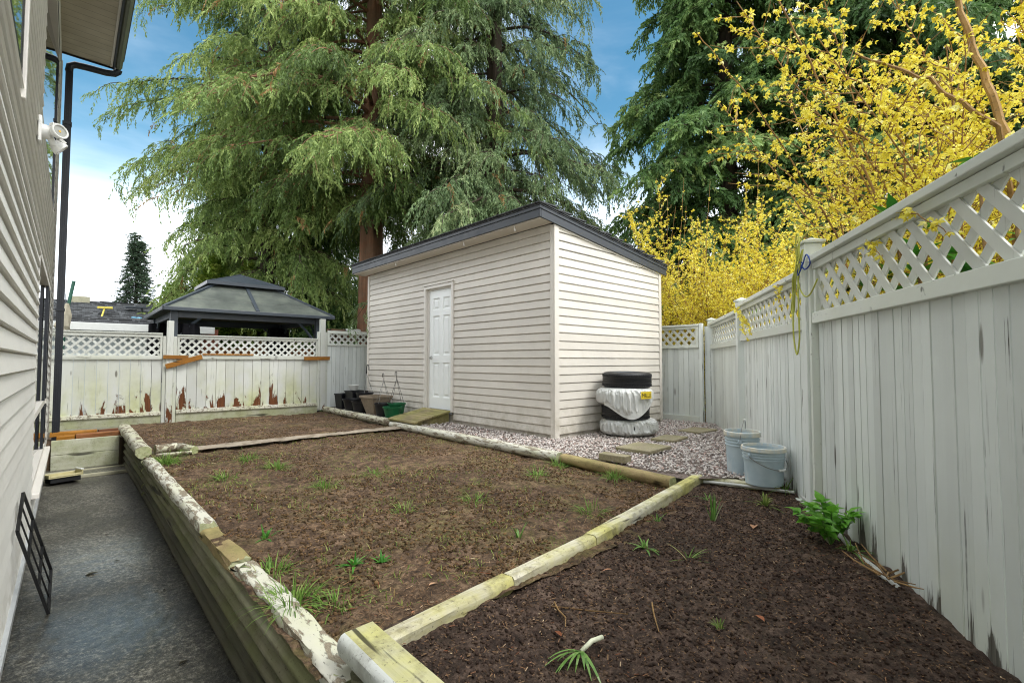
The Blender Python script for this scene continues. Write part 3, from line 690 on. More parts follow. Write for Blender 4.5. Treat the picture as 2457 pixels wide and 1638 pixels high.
# third bay beside the shed
m = MB(ML); boards(m, 4.40, 7.9, .0, 1.34, .092, .005, .02, -.012); m.build('board_panel', MAT['fence_grey'], lf)
m = MB(ML); lattice(m, 4.43, 7.9, 1.36, 1.62, .14, .04, .008, -1, -.02); m.build('lattice', MAT['lattice_white'], lf)
for a, b in ((1.335, 1.375), (1.60, 1.665)):
    m = MB(ML); m.box((4.40, -.05, a), (7.9, .014, b)); m.build('rail', MAT['fence_grey_rail'], lf, bev=.003)
m = MB(ML); m.box((4.40, -.045, 1.375), (4.44, .008, 1.60)); m.build('lattice_stile', MAT['fence_grey_rail'], lf, bev=.003)

rf = thing('wooden_fence', 'grey-white board fence with lattice top running diagonally along the right side', 'fence', (5.0, 1.8, 0))
CR = (7.93, 3.69); MRF = frame_of(CR, (-.836, -.549))
def right_bay(u0, u1, zb, z_r, z_l, z_t, bw=.078):
    m = MB(MRF); boards(m, u0, u1, zb, z_r + .01, bw, .006, .018, -.018, .012); m.build('board_panel', MAT['fence_grey'], rf)
    m = MB(MRF); lattice(m, u0 + .02, u1 - .02, z_r + .055, z_l + .02, .165, .050, .009, -1, -.02); m.build('lattice', MAT['lattice_white'], rf)
    m = MB(MRF); m.box((u0, -.05, z_r), (u1, .022, z_r + .078)); m.build('rail', MAT['fence_grey_rail'], rf, bev=.004)
    m = MB(MRF); m.box((u0, -.05, z_l), (u1, .014, z_t - .045)); m.build('rail', MAT['fence_grey_rail'], rf, bev=.004)
    m = MB(MRF); m.box((u0, -.09, z_t - .043), (u1, .05, z_t)); m.build('cap', MAT['fence_grey_rail'], rf, bev=.005)
    for s in (u0, u1 - .04):
        m = MB(MRF); m.box((s, -.045, z_r + .078), (s + .04, .008, z_l)); m.build('lattice_stile', MAT['fence_grey_rail'], rf, bev=.003)
right_bay(7.38, 9.70, -.15, 1.268, 1.655, 1.748); right_bay(4.80, 7.22, -.15, 1.268, 1.655, 1.748); right_bay(2.40, 4.63, -.14, 1.235, 1.60, 1.690); right_bay(.09, 2.27, -.08, 1.195, 1.545, 1.630)
for u, zb, zt, cap in ((4.70, -.2, 1.86, 1), (2.335, -.16, 1.72, 1), (.0, -.08, 1.68, 1), (7.30, -.2, 1.86, 1)):
    m = MB(MRF); m.box((u - .05, -.075, zb), (u + .05, .045, zt)); o = m.build('post', MAT['fence_grey'], rf, bev=.006)
    m = MB(MRF); post_cap(m, u, -.015, zt + .001, .15); m.build('post_cap', MAT['fence_grey_rail'], o, bev=.003)
m = MB(MRF); m.box((4.753, -.04, -.16), (4.797, .028, 1.75)); m.box((4.608, -.04, -.16), (4.647, .022, 1.65)); m.build('post_trim', MAT['fence_grey_rail'], rf, bev=.004)
m = MB(MRF); m.box((.06, -.017, -.16), (2.28, .012, -.06)); m.box((2.39, -.017, -.2), (4.6, .010, -.1)); m.build('kick_board', MAT['fence_grey_rail'], rf, bev=.004)

bf = thing('wooden_fence', 'short grey board fence with lattice top behind the shed, meeting the corner post', 'fence', (7.72, 5.5, 0))
MB_ = frame_of((7.74, 6.6), (0, -1)); ub = 6.6 - 3.80
m = MB(MB_); boards(m, 0, ub, .0, 1.225, .098, .005, .018, -.018, .01); m.build('board_panel', MAT['fence_grey'], bf)
m = MB(MB_); lattice(m, 0, ub - .06, 1.26, 1.56, .14, .042, .009, -1, -.02); m.build('lattice', MAT['lattice_white'], bf)
for a, b, v in ((1.222, 1.272, .016), (1.545, 1.585, .012), (1.587, 1.62, .04)):
    m = MB(MB_); m.box((0, -.05, a), (ub, v, b)); m.build('rail', MAT['fence_grey_rail'], bf, bev=.003)
m = MB(MB_); m.box((ub - .055, -.045, 1.272), (ub, .01, 1.545)); m.build('lattice_stile', MAT['fence_grey_rail'], bf, bev=.003)
m = MB(MB_); m.box((0, -.017, -.06), (ub, .012, .075)); m.build('kick_board', MAT['fence_grey_rail'], bf, bev=.004)
m = MB(MB_); m.box((ub + .062, -.12, -.06), (ub + .30, -.08, 1.58)); m.build('added_gap_cover', MAT['fence_grey'], bf)  # added board, blocks the view through the corner gap so it reads dark
m = MB(MB_); m.box((ub + .01, -.05, -.06), (ub + .06, .02, 1.63)); m.build('post', MAT['fence_grey'], bf, bev=.004)

# ------------------------------------------------------------------ floodlight
fl = thing('floodlight', 'white twin head security floodlight on the house siding', 'light', (-.216, 4.9, 2.66))
m = MB(); m.box((-.216, 4.84, 2.60), (-.196, 4.96, 2.79)); m.build('back_plate', MAT['lamp_plastic'], fl, bev=.006)
m = MB(); m.tube([(-.196, 4.9, 2.69), (-.15, 4.9, 2.69)], [.055, .05], 16); m.tube([(-.16, 4.9, 2.69), (-.125, 4.86, 2.68)], .022, 10); m.tube([(-.16, 4.9, 2.665), (-.13, 4.93, 2.62)], .022, 10); m.build('bracket', MAT['lamp_plastic'], fl, ang=40)
def lamp_head(c, d, s=1.0):
    c = Vector(c); d = Vector(d).normalized()
    q = d.to_track_quat('Z', 'Y').to_matrix().to_4x4(); M = Matrix.Translation(c) @ q
    m = MB(M); m.lathe((0, 0, 0), [(.0, -.075 * s), (.03 * s, -.072 * s), (.05 * s, -.05 * s), (.068 * s, -.01 * s), (.072 * s, .02 * s), (.066 * s, .026 * s), (.056 * s, .022 * s), (.054 * s, .008 * s)], 24)
    for i in range(7): m.box((-.045 * s + i * .014 * s, .05 * s, -.05 * s), (-.039 * s + i * .014 * s, .075 * s, .0))
    h = m.build('lamp_head', MAT['lamp_plastic'], fl, ang=40)
    m = MB(M); m.disc((0, 0, .010 * s), .055 * s, 24); m.build('lens', MAT['lamp_lens'], h)
    m = MB(M); m.box((-.009 * s, -.009 * s, .0105 * s), (.009 * s, .009 * s, .013 * s)); m.build('led_chip', MAT['led_chip'], h)
lamp_head((-.105, 4.84, 2.695), (.55, -.8, .12), .76); lamp_head((-.10, 4.96, 2.61), (.8, .1, -.62), .76)
# ------------------------------------------------------------------ logs and timbers
def log_mesh(name, p0, p1, r, mat, parent=None, amp=.08, flat=None, n=20, sag=0., end='end_grain', seed=0, rag=.0, ry=1.0, label=None):
    """irregular log from p0 to p1; flat = height (in radii) above which the top is sawn flat"""
    p0 = np.array(p0, float); p1 = np.array(p1, float); Lg = np.linalg.norm(p1 - p0); d = (p1 - p0) / Lg
    sd = np.cross(d, (0, 0, 1.)); sd /= np.linalg.norm(sd); up = np.cross(sd, d)
    nr = max(4, int(Lg / .06)); t = np.linspace(0, 1, nr); th = np.arange(n) * 2 * PI / n
    T, A = np.meshgrid(t, th, indexing='ij')
    R = r * (1 + amp * 2 * (fbm(A * 1.3 + 40 * np.sin(A), T * Lg * 5 + seed, 4, seed) - .5) + amp * 1.2 * (fbm(np.cos(A) * 2 + 5, T * Lg * 1.6 + seed * 3.1, 2, seed + 9) - .5))
    cx = R * np.cos(A); cz = R * np.sin(A) * ry
    if flat is not None: cz = np.minimum(cz, flat * r + .004 * (fbm(A * 2, T * Lg * 7, 2, seed + 3) - .5))
    Te = T.copy()
    if rag:
        j = rag * (vnoise(A * 2.5, A * 0 + seed, seed + 4) - .3)
        Te = np.where(T == 0, T + np.maximum(j, 0) / Lg, Te); Te = np.where(T == 1, T - np.maximum(j, 0) / Lg, Te)
    P = p0 + Te[..., None] * (p1 - p0) + cx[..., None] * sd + cz[..., None] * up
    P[..., 2] -= sag * np.sin(PI * T)
    V = [tuple(v) for v in P.reshape(-1, 3)]
    m = MB(); fs = []
    for i in range(nr - 1):
        for k in range(n): fs.append((i * n + k, (i + 1) * n + k, (i + 1) * n + (k + 1) % n, i * n + (k + 1) % n))
    m.add(V, fs); m.m = 1
    m.add([tuple(v) for v in P[0]], [tuple(range(n))]); m.add([tuple(v) for v in P[-1]], [tuple(range(n - 1, -1, -1))])
    return m.build(name, [MAT[mat], MAT[end]], parent, label, ang=50)

rw = thing('retaining_wall', 'stacked round timber retaining wall, green with algae, beside the wet pavement', 'wall', (.71, 4, -.58))
for i in range(5):
    z = -.538 + i * .092
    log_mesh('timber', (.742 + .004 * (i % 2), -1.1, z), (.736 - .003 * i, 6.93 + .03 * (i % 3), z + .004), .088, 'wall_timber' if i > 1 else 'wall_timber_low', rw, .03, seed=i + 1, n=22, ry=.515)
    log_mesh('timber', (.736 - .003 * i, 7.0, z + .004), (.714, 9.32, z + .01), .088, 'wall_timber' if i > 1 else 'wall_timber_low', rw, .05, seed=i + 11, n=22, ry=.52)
m = MB(); m.box((.745, -1.1, -.62), (.80, 9.3, -.13)); m.build('backing', MAT['wall_timber_low'], rw)
for yy in (2.6, 5.2, 8.2):
    m = MB(); m.tube([(.785, yy, -.62), (.785, yy, -.14)], .05, 10); m.build('stake', MAT['grey_stub'], rw, ang=40)
def single_log(name, label, cat, p0, p1, r, mat, group=None, **kw):
    c = ((p0[0] + p1[0]) / 2, (p0[1] + p1[1]) / 2, min(p0[2], p1[2]) - r)
    o = log_mesh(name, p0, p1, r, mat, None, **kw)
    o.data.transform(Matrix.Translation(-Vector(c))); o.location = c
    return tag(o, label, cat, group)
single_log('garden_log', 'long white peeling log on top of the timber wall, its paint flaking in strips', 'log', (.70, 3.66, -.095), (.665, 6.55, -.085), .054, 'log_white', amp=.18, seed=3, rag=.12, flat=.75)
single_log('garden_log', 'broken rotting white log lying along the wall edge in the foreground', 'log', (.745, 1.55, -.115), (.735, 3.0, -.12), .056, 'log_white', amp=.3, seed=7, rag=.25, flat=.55)
single_log('garden_log', 'rough barked log ending in a pale sawn face at the far end of the wall', 'log', (.655, 7.0, -.05), (.665, 9.75, -.055), .078, 'log_moss', amp=.14, seed=5, flat=.8)
single_log('garden_log', 'short pale round log laid across beside the sawn log end', 'log', (.78, 7.18, -.055), (1.0, 7.22, -.06), .05, 'log_moss', amp=.08, seed=8)
single_log('garden_log', 'short pale log pointing towards the camera beside the grass clump by the path', 'log', (1.02, 7.26, -.06), (1.13, 6.84, -.065), .048, 'log_moss', amp=.08, seed=9)
single_log('garden_log', 'thin white batten closing the small log square at the wall edge', 'batten', (.76, 6.86, -.075), (1.10, 6.82, -.075), .026, 'log_moss', amp=.05, seed=10, flat=.4)
single_log('garden_log', 'sunken rotten piece of log between the two white logs on the timber wall', 'log', (.725, 2.92, -.125), (.70, 3.74, -.12), .058, 'log_brown', amp=.3, seed=17, rag=.2, flat=.6)
# border between soil and gravel
single_log('border_log', 'mossy weathered border log below the flower pots', 'log', (4.085, 10.40, -.03), (4.025, 7.35, -.03), .062, 'log_moss', amp=.13, seed=12, flat=.85)
single_log('border_log', 'long white peeling border log between soil and gravel in front of the shed', 'log', (3.985, 7.28, -.05), (3.92, 3.50, -.035), .062, 'log_white', amp=.1, seed=13, flat=.8)
single_log('border_log', 'brown bare border log ending at the yellow divider timber', 'log', (3.925, 3.46, -.04), (3.90, 2.17, -.06), .060, 'log_brown', amp=.16, seed=14, flat=.75)
# divider: three sawn timbers
def sawn(name, label, p0, p1, w, h, mat, cat='timber', group=None, seed=0):
    """sawn timber with worn, slightly wavy edges"""
    p0 = Vector(p0); p1 = Vector(p1); c = (p0 + p1) / 2; c.z = min(p0.z, p1.z) - h
    Lg = (p1 - p0).length; d = (p1 - p0).normalized(); sd = d.cross(Vector((0, 0, 1))).normalized()
    n = max(6, int(Lg / .05)); m = MB(); vs = []
    prof = [(-1, -1), (-1, -.1), (-.93, .22), (-.72, .40), (.72, .40), (.95, .18), (1, -.1), (1, -1)]
    for i in range(n + 1):
        t = i / n; p = p0.lerp(p1, t) - c
        for k, (a, b) in enumerate(prof):
            wob = 1 + .16 * (float(fbm(t * Lg * 5.3, k * 1.7 + seed, 4, seed, .65)) - .5) * (2.6 if k in (1, 2, 5, 6) else .5)
            vs.append(p + sd * (a * w / 2 * wob) + Vector((0, 0, b * h * .5 + .005 * (float(fbm(t * Lg * 6, k * .8, 2, seed + 2)) - .5))))
    q = len(prof); fs = []
    for i in range(n):
        for k in range(q): fs.append((i * q + k, i * q + (k + 1) % q, (i + 1) * q + (k + 1) % q, (i + 1) * q + k))
    m.add(vs, fs); m.add(vs[:q], [tuple(range(q))]); m.add(vs[-q:], [tuple(range(q - 1, -1, -1))])
    o = m.build(name, MAT[mat], ang=38); o.location = c
    return tag(o, label, cat, group)
sawn('divider_timber', 'moss yellowed divider timber between the two soil beds, nearest piece', (.845, 1.715, -.072), (1.62, 1.80, -.075), .088, .10, 'yellow_timber', seed=1)
sawn('divider_timber', 'middle piece of the yellowed divider timber between its nearest and far pieces', (1.625, 1.795, -.076), (2.35, 1.855, -.072), .086, .10, 'yellow_timber', seed=2)
sawn('divider_timber', 'far piece of the yellowed divider timber reaching up to the gravel corner', (2.354, 1.86, -.07), (4.20, 2.09, -.04), .09, .11, 'yellow_timber', seed=3)
sawn('border_board', 'mossy board edging the gravel below the two pails', (4.24, 2.07, -.05), (4.42, 1.48, -.055), .08, .08, 'yellow_timber', 'board', seed=4)
# foreground corner timber: half round, sawn top
fg = thing('corner_timber', 'half round painted timber with yellow mossy top on short posts in the foreground', 'timber', (.80, .9, -.58))
def half_round(p0, p1, w, h, parent):
    p0 = Vector(p0); p1 = Vector(p1); d = (p1 - p0).normalized(); sd = d.cross(Vector((0, 0, 1))).normalized()
    prof = [(.5, .0), (.5, -.5), (.42, -1.0), (-.1, -1.05), (-.36, -.95), (-.52, -.72), (-.58, -.45), (-.55, -.2), (-.46, -.06), (-.36, .0)]
    n = 24; q = len(prof); top = MB(); vs = []
    for i in range(n + 1):
        p = p0.lerp(p1, i / n)
        for k, (a, b) in enumerate(prof): vs.append(p - sd * (a * w) * -1 + Vector((0, 0, b * h)) + Vector((0, 0, .003 * (float(fbm(i * .6, k, 2, 4)) - .5))))
    fs = []
    m = MB(); m.m = 1
    m.add(vs, [(i * q + k, i * q + k + 1, (i + 1) * q + k + 1, (i + 1) * q + k) for i in range(n) for k in range(q - 1)])
    m.m = 0
    m.add(vs, [(i * q + q - 1, i * q, (i + 1) * q, (i + 1) * q + q - 1) for i in range(n)])
    m.m = 1; m.add(vs[:q], [tuple(range(q))]); m.add(vs[-q:], [tuple(range(q - 1, -1, -1))])
    return m.build('half_round_beam', [MAT['fg_timber'], MAT['fg_side']], parent, ang=32)
half_round((.80, -.8, .035), (.795, 1.70, .032), .125, .10, fg)
for yy, dx in ((1.60, 0), (1.40, .01), (1.21, 0), (1.0, .008), (.8, 0)):
    m = MB(); m.tube([(.80 + dx, yy, -.6), (.80 + dx, yy + random.uniform(-.01, .01), -.078)], [.07, .066], 12, jit=.04); m.build('post', MAT['grey_stub'], fg, ang=40)
# ramp to the shed door
rp = thing('door_ramp', 'mossy wooden plank ramp up to the shed door', 'ramp', (4.3, 6.98, 0))
n = 8
for i in range(n):
    t0, t1 = i / n, (i + 1) / n; xa, xb = 3.96 + .70 * t0, 3.96 + .70 * t1 - .006; za, zb = .018 + .135 * t0, .018 + .135 * t1
    y0 = 6.57 + random.uniform(-.01, .01) - .02 * (1 - t0); y1 = 7.38 + random.uniform(-.01, .01) + .02 * (1 - t0)
    m = MB(); m.add([(xa, y0, za), (xb, y0, zb), (xb, y1, zb), (xa, y1, za), (xa, y0, za + .028), (xb, y0, zb + .028), (xb, y1, zb + .028), (xa, y1, za + .028)], [(3, 2, 1, 0), (4, 5, 6, 7), (0, 1, 5, 4), (1, 2, 6, 5), (2, 3, 7, 6), (3, 0, 4, 7)])
    m.build('plank', MAT['ramp_wood'], rp, bev=.004)
for yy in (6.62, 7.28):
    m = MB(); m.add([(4.02, yy, -.03), (4.66, yy, -.03), (4.66, yy + .04, -.03), (4.02, yy + .04, -.03), (4.02, yy, .026), (4.66, yy, .148), (4.66, yy + .04, .148), (4.02, yy + .04, .026)], [(3, 2, 1, 0), (4, 5, 6, 7), (0, 1, 5, 4), (1, 2, 6, 5), (2, 3, 7, 6), (3, 0, 4, 7)]); m.build('stringer', MAT['ramp_wood'], rp)

# end of the pavement: low board wall, stacked planks
sw = thing('board_wall', 'low pale green board wall across the end of the pavement', 'wall', (.2, 9.38, -.55))
m = MB(); m.box((-.16, 9.36, -.56), (.60, 9.41, -.33)); m.build('board', MAT['step_board'], sw, bev=.006)
m = MB(); m.box((-.16, 9.365, -.325), (.60, 9.412, -.12)); m.build('board', MAT['step_board'], sw, bev=.006)
m = MB(); m.box((.58, 9.25, -.56), (.66, 9.36, -.13)); m.build('end_post', MAT['dark_bark'], sw, bev=.006)
m = MB(); m.box((-.25, 9.415, -.6), (.62, 10.9, -.18)); m.build('fill', MAT['soil_brown'], sw)
for lab, p, q, w, h, mt, sd in (('reddish brown plank lying lowest behind the low board wall', (.10, 9.52, -.085), (.62, 9.50, -.075), .12, .10, 'old_plank', 1),
                               ('short ochre timber block at the downspout end of the plank pile', (-.10, 9.53, -.095), (.09, 9.50, -.09), .11, .09, 'new_wood', 2),
                               ('long orange brown plank lying under the white fence kick board', (-.18, 9.92, -.075), (.34, 9.86, -.07), .12, .09, 'new_wood', 3),
                               ('dark old plank end beside the bark log, against the soil', (.36, 9.86, -.08), (.70, 9.90, -.075), .12, .08, 'old_plank', 4),
                               ('grey weathered plank lying flat at the foot of the white fence', (-.2, 10.36, -.10), (.66, 10.30, -.10), .16, .07, 'grey_stub', 5)):
    sawn('old_plank', lab, p, q, w, h, mt, 'plank', 'planks piled at the end of the pavement', sd)

# tray
tr = thing('boot_tray', 'shallow pale yellow tray tilted on the wet pavement beside the house', 'tray', (-.02, 8.62, -.56))
M = Matrix.Translation((-.02, 8.62, -.555)) @ Matrix.Rotation(.25, 4, 'Z') @ Matrix.Rotation(-.10, 4, 'X')
m = MB(M); m.box((-.17, -.13, .05), (.17, .13, .062)); m.box((-.17, -.13, .062), (-.155, .13, .10)); m.box((.155, -.13, .062), (.17, .13, .12)); m.box((-.155, .115, .062), (.155, .13, .10)); m.box((-.155, -.13, .062), (.155, -.118, .085))
m.build('tray', MAT['tray_plastic'], tr, bev=.006)
m = MB(M); m.box((-.15, -.11, -.01), (.15, .11, .048)); m.build('dark_base', MAT['black_metal'], tr, bev=.006)
m = MB(M); m.bar((.163, -.12, .122), (.163, .12, .13), .03, .02); m.build('handle_rim', MAT['pale_plastic'], tr, bev=.004)

# metal window guard leaning on the siding
gr = thing('window_guard', 'black metal bar window guard leaning against the house siding', 'metal guard', (-.08, 4.3, -.58))
B = Vector((-.055, 4.22, -.572)); t = rad(20); l = math.asin(.14 / .64)
up = Vector((-math.sin(l), -math.sin(t) * math.cos(l), math.cos(t) * math.cos(l))); rt = Vector((0, math.cos(t), math.sin(t))).normalized(); W_, H_ = .42, .64
nn = up.cross(rt)
m = MB()
def gp_(a, b): return B + rt * a + up * b
m.bar(gp_(0, 0), gp_(W_, 0), .015, .015, nn); m.bar(gp_(0, H_), gp_(W_, H_), .015, .015, nn); m.bar(gp_(0, 0), gp_(0, H_), .015, .015, nn); m.bar(gp_(W_, 0), gp_(W_, H_), .015, .015, nn)
m.build('frame', MAT['black_metal'], gr)
for b in (.21, .43):
    m = MB(); m.bar(gp_(.012, H_ * b / .64), gp_(W_ - .012, H_ * b / .64), .013, .013, nn); m.build('cross_bar', MAT['black_metal'], gr)
for a in (.14, .28):
    m = MB(); m.bar(gp_(a, .012), gp_(a, H_ - .012), .008, .008, nn); m.build('upright_bar', MAT['black_metal'], gr)

# ------------------------------------------------------------------ tyres
TC = (5.70, 3.86)
def tyre(loc, R, w, label, tilt=(0, 0)):
    M = Matrix.Translation(loc) @ Matrix.Rotation(tilt[0], 4, 'X') @ Matrix.Rotation(tilt[1], 4, 'Y')
    o = thing('tyre', label, 'tyre', loc, 'tyres stacked by the shed')
    prof = [(.60, .0), (.64, .03), (.80, .0), (.93, .05), (.975, .14)]
    tread = []
    for a, b in ((.14, .26), (.29, .42), (.45, .55), (.58, .71), (.74, .86)):
        tread += [(.99 if .2 < a < .8 else .98, a), (1.0 if .2 < a < .7 else .985, b), (.962, b + .006), (.962, b + .024)]
    tread = tread[:-2]
    prof = [(.60, .5), (.62, .1)] + prof[1:] + tread + [(.975, .87), (.93, .95), (.80, 1.0), (.64, .97), (.62, .9)]
    m = MB(M); n = 72; vs = []; fs = []
    for (r, z) in prof:
        for k in range(n):
            tt = 2 * PI * k / n; wig = 1.0
            vs.append((r * R * math.cos(tt), r * R * math.sin(tt), z * w))
    q = len(prof)
    for i in range(q):
        j = (i + 1) % q
        for k in range(n): fs.append((i * n + k, i * n + (k + 1) % n, j * n + (k + 1) % n, j * n + k))
    m.add(vs, fs); m.build('casing', MAT['tyre_rubber'], o, ang=30)
    # cross sipes in the shoulder ribs
    s = MB(M)
    for k in range(60):
        tt = 2 * PI * k / 60
        for (za, zb) in ((.12, .25), (.75, .88)):
            c0 = Vector((R * .985 * math.cos(tt), R * .985 * math.sin(tt), za * w)); c1 = Vector((R * .985 * math.cos(tt + .05), R * .985 * math.sin(tt + .05), zb * w))
            s.bar(c0, c1, .006, .012, up=(math.cos(tt), math.sin(tt), 0))
    s.build('tread_sipes', MAT['black_plastic'], o)
    m = MB(M); m.lathe((0, 0, w * .5), [(.605 * R, -.10), (.57 * R, -.09), (.55 * R, 0), (.57 * R, .09), (.605 * R, .10)], 48); m.disc((0, 0, w * .55), .56 * R, 48); m.build('rim', MAT['gazebo_metal'], o, ang=40)
    return o
tyre((TC[0] - .02, TC[1], .205), .325, .205, 'lower bare black tyre between two bagged tyres in the stack', (.0, .02))
tyre((TC[0] + .02, TC[1], .635), .335, .215, 'topmost bare black tyre of the stack by the shed', (.02, -.01))
def bag(loc, R, h, label, seed, drape=None, sx=1.0, shift=0.):
    o = thing('bagged_tyre', label, 'bagged tyre', loc, 'tyres stacked by the shed')
    nu, nv = 320, 84
    th = np.arange(nu) / nu * 2 * PI; s = np.linspace(0, 1, nv)
    T, S = np.meshgrid(th, s, indexing='ij')
    ph = -PI / 2 + S * PI
    ex = .55
    rr = .52 + .48 * np.sign(np.cos(ph)) * np.abs(np.cos(ph)) ** ex
    zz = .5 + .5 * np.sign(np.sin(ph)) * np.abs(np.sin(ph)) ** ex
    # converging folds: ridged noise in angle, sheared with height
    tw = T + .9 * (S - .5) * (fbm(np.cos(T) * 1.5 + seed, np.sin(T) * 1.5, 3, seed) - .5) * 3
    rid = 1 - np.abs(fbm(tw * 5.5, S * 1.6 + seed, 4, seed + 2, .6) * 2 - 1)
    fine = 1 - np.abs(fbm(tw * 14, S * 4 + seed, 3, seed + 5, .6) * 2 - 1)
    big = fbm(np.cos(T) * 1.2 + 4, np.sin(T) * 1.2 + S * 1.5 + seed, 2, seed + 7) - .5
    mid = np.clip(1 - np.abs(S - .5) * 1.6, .15, 1)
    rr = rr * (1 + .16 * big) + (.15 * (rid ** 2.2 - .5) + .06 * (fine ** 2 - .55)) * mid
    Rz = h * zz
    if drape is not None:
        a0, wdt, dep = drape
        da = np.abs((T - a0 + PI) % (2 * PI) - PI)
        k = np.clip(1 - da / wdt, 0, 1); k = k * k * (3 - 2 * k)
        low = np.clip(1 - zz / .75, 0, 1)
        Rz = Rz - dep * k * low ** .8; rr = np.where((low > .05) & (k > 0), np.maximum(rr, 1.0 + .02 * (rid - .5) + .02 * k), rr)
    X = R * sx * rr * np.cos(T) + shift * rr; Y = R * rr * np.sin(T)
    V = np.stack([X + loc[0], Y + loc[1], Rz + loc[2]], -1).reshape(-1, 3)
    np_indexed('plastic_bag', V, grid_faces(nu, nv, True), MAT['white_plastic_bag'], o, smooth=True)
    m = MB(); m.lathe((loc[0], loc[1], loc[2]), [(.62 * R, .03), (.9 * R, .04), (.94 * R, h * .5), (.9 * R, h - .04), (.62 * R, h - .03)], 40); m.build('tyre', MAT['tyre_rubber'], o, ang=40)
    return o
bag((TC[0] + .02, TC[1] - .02, .0), .355, .215, 'tyre in a wide crumpled white bag at the bottom of the stack', 3, sx=1.12, shift=.03)
b2 = bag((TC[0] - .03, TC[1], .405), .355, .235, 'tyre in a white bag hanging down in front, third from the bottom with yellow print', 9, drape=(-2.28, 1.1, .17), sx=1.02)
# printed panel on the bag
def text_mesh(s, size, mat, name, parent, fn, label=None):
    cu = bpy.data.curves.new('lettering', 'FONT'); cu.body = s; cu.size = size; cu.fill_mode = 'BOTH'; cu.resolution_u = 3
    ob = bpy.data.objects.new('lettering', cu); COL.objects.link(ob)
    dg = bpy.context.evaluated_depsgraph_get(); me = bpy.data.meshes.new_from_object(ob.evaluated_get(dg))
    bpy.data.objects.remove(ob)
    for v in me.vertices: v.co = fn(v.co)
    me.update()
    o = link(name, me, parent, label, [mat]); return o
def on_bag(u, w, off):
    a = -1.98 + u / .36; R_ = .402 + off
    return Vector((TC[0] - .03 + R_ * 1.02 * math.cos(a), TC[1] + R_ * math.sin(a), .515 + w))
m = MB()
for i in range(12):
    u0, u1 = -.005 + i * .0145, -.005 + (i + 1) * .0145
    m.add([on_bag(u0, -.01, 0), on_bag(u1, -.01, 0), on_bag(u1, .085, 0), on_bag(u0, .085, 0)], [(0, 1, 2, 3)], .5)
m.build('printed_panel', MAT['bag_yellow'], b2)
text_mesh('MR.LU', .072, MAT['bag_ink'], 'lettering', b2, lambda c: on_bag(c.x * .72 + .006, c.y + .012 - c.x * .02, .002))

# ------------------------------------------------------------------ pails
def pail(loc, R, H, label, handle_up, rot):
    o = thing('pail', label, 'pail', loc, 'plastic pails against the fence')
    b = .87 * R
    def rz(t): return b + (R * .965 - b) * t
    prof = [(b - .01, .0), (b, .004), (rz(.62), H * .62)]
    for t in (.66, .73, .80): prof += [(rz(t) + .001, H * t), (rz(t) + .008, H * t + .002), (rz(t) + .008, H * t + .010), (rz(t) + .001, H * t + .013)]
    prof += [(rz(.88), H * .88)]
    m = MB(); m.lathe(loc, prof, 40); m.lathe(loc, [(rz(.9) - .004, H * .93), (b - .006, .02), (0.001, .02)], 40); m.build('body', MAT['pail_plastic'], o, ang=35)
    m = MB(); m.lathe(loc, [(rz(.88), H * .88), (R + .006, H * .885), (R + .009, H * .90), (R + .007, H * .985), (R, H), (R - .008, H * .995), (rz(.9) - .004, H * .93)], 40); m.build('rim', MAT['pail_lip'], o, ang=35)
    M = Matrix.Translation(loc) @ Matrix.Rotation(rot, 4, 'Z'); zz = H * .78
    for s in (-1, 1):
        m = MB(M); m.tube([(s * (R + .004), 0, zz), (s * (R + .018), 0, zz)], [.02, .016], 12); m.build('handle_lug', MAT['pail_plastic'], o, ang=40)
    pts = []
    for i in range(17):
        a = PI * i / 16; x = (R + .016) * math.cos(a); q = math.sin(a)
        pts.append((x, -q * R * (.15 if handle_up else 1.06), zz + q * (.9 * R + .05 if handle_up else -.62 * R)))
    m = MB(M); m.tube(pts, .0035, 6); hd = m.build('handle', MAT['wire'], o, ang=60)
    m = MB(M); m.tube([pts[7], pts[8], pts[9]], .011, 8); m.build('grip', MAT['pale_plastic'], hd, ang=40)
pail((4.62, 1.865, -.035), .150, .39, 'taller pale blue plastic pail with its wire handle raised', True, rad(15))
pail((4.40, 1.60, -.045), .168, .32, 'shorter pale blue plastic pail with stained rim, handle hanging down', False, rad(-20))

# ------------------------------------------------------------------ pots beside the shed
def round_pot(c, R, H, mat, label, taper=.72, soil=True, cat='plant pot', rimh=.03, hang=0, wires=4, wc='wire'):
    o = thing('plant_pot', label, cat, c, 'pots beside the shed')
    m = MB(); m.lathe(c, [(.001, .0), (taper * R, 0), (R * .96, H - rimh), (R * 1.03, H - rimh + .003), (R * 1.05, H), (R * .97, H), (R * .93, H - .03), (.6 * R, .03), (.001, .03)], 32); m.build('body', MAT[mat], o, ang=35)
    if soil:
        m = MB(); m.disc((c[0], c[1], c[2] + H * .8), R * .9, 24); m.build('potting_soil', MAT['pot_soil'], o)
    if hang:
        ap = Vector((c[0], c[1], c[2] + H + hang))
        m = MB()
        for i in range(wires):
            a = .5 + 2 * PI * i / wires; m.tube([(c[0] + R * math.cos(a), c[1] + R * math.sin(a), c[2] + H - .01), ap], .0035, 5)
        m.build('hanger_wires', MAT[wc], o)
        hk = hang * .35; pts = [ap + Vector((0, 0, -.02)), ap + Vector((0, 0, hk * .5))]
        pts += [ap + Vector((0, .03 - .035 * math.cos(q * PI / 5), hk * .5 + .005 + .045 * math.sin(q * PI / 5))) for q in range(1, 7)]
        m = MB(); m.tube(pts, .006, 6); m.build('hook', MAT['black_plastic'], o, ang=50)
    return o
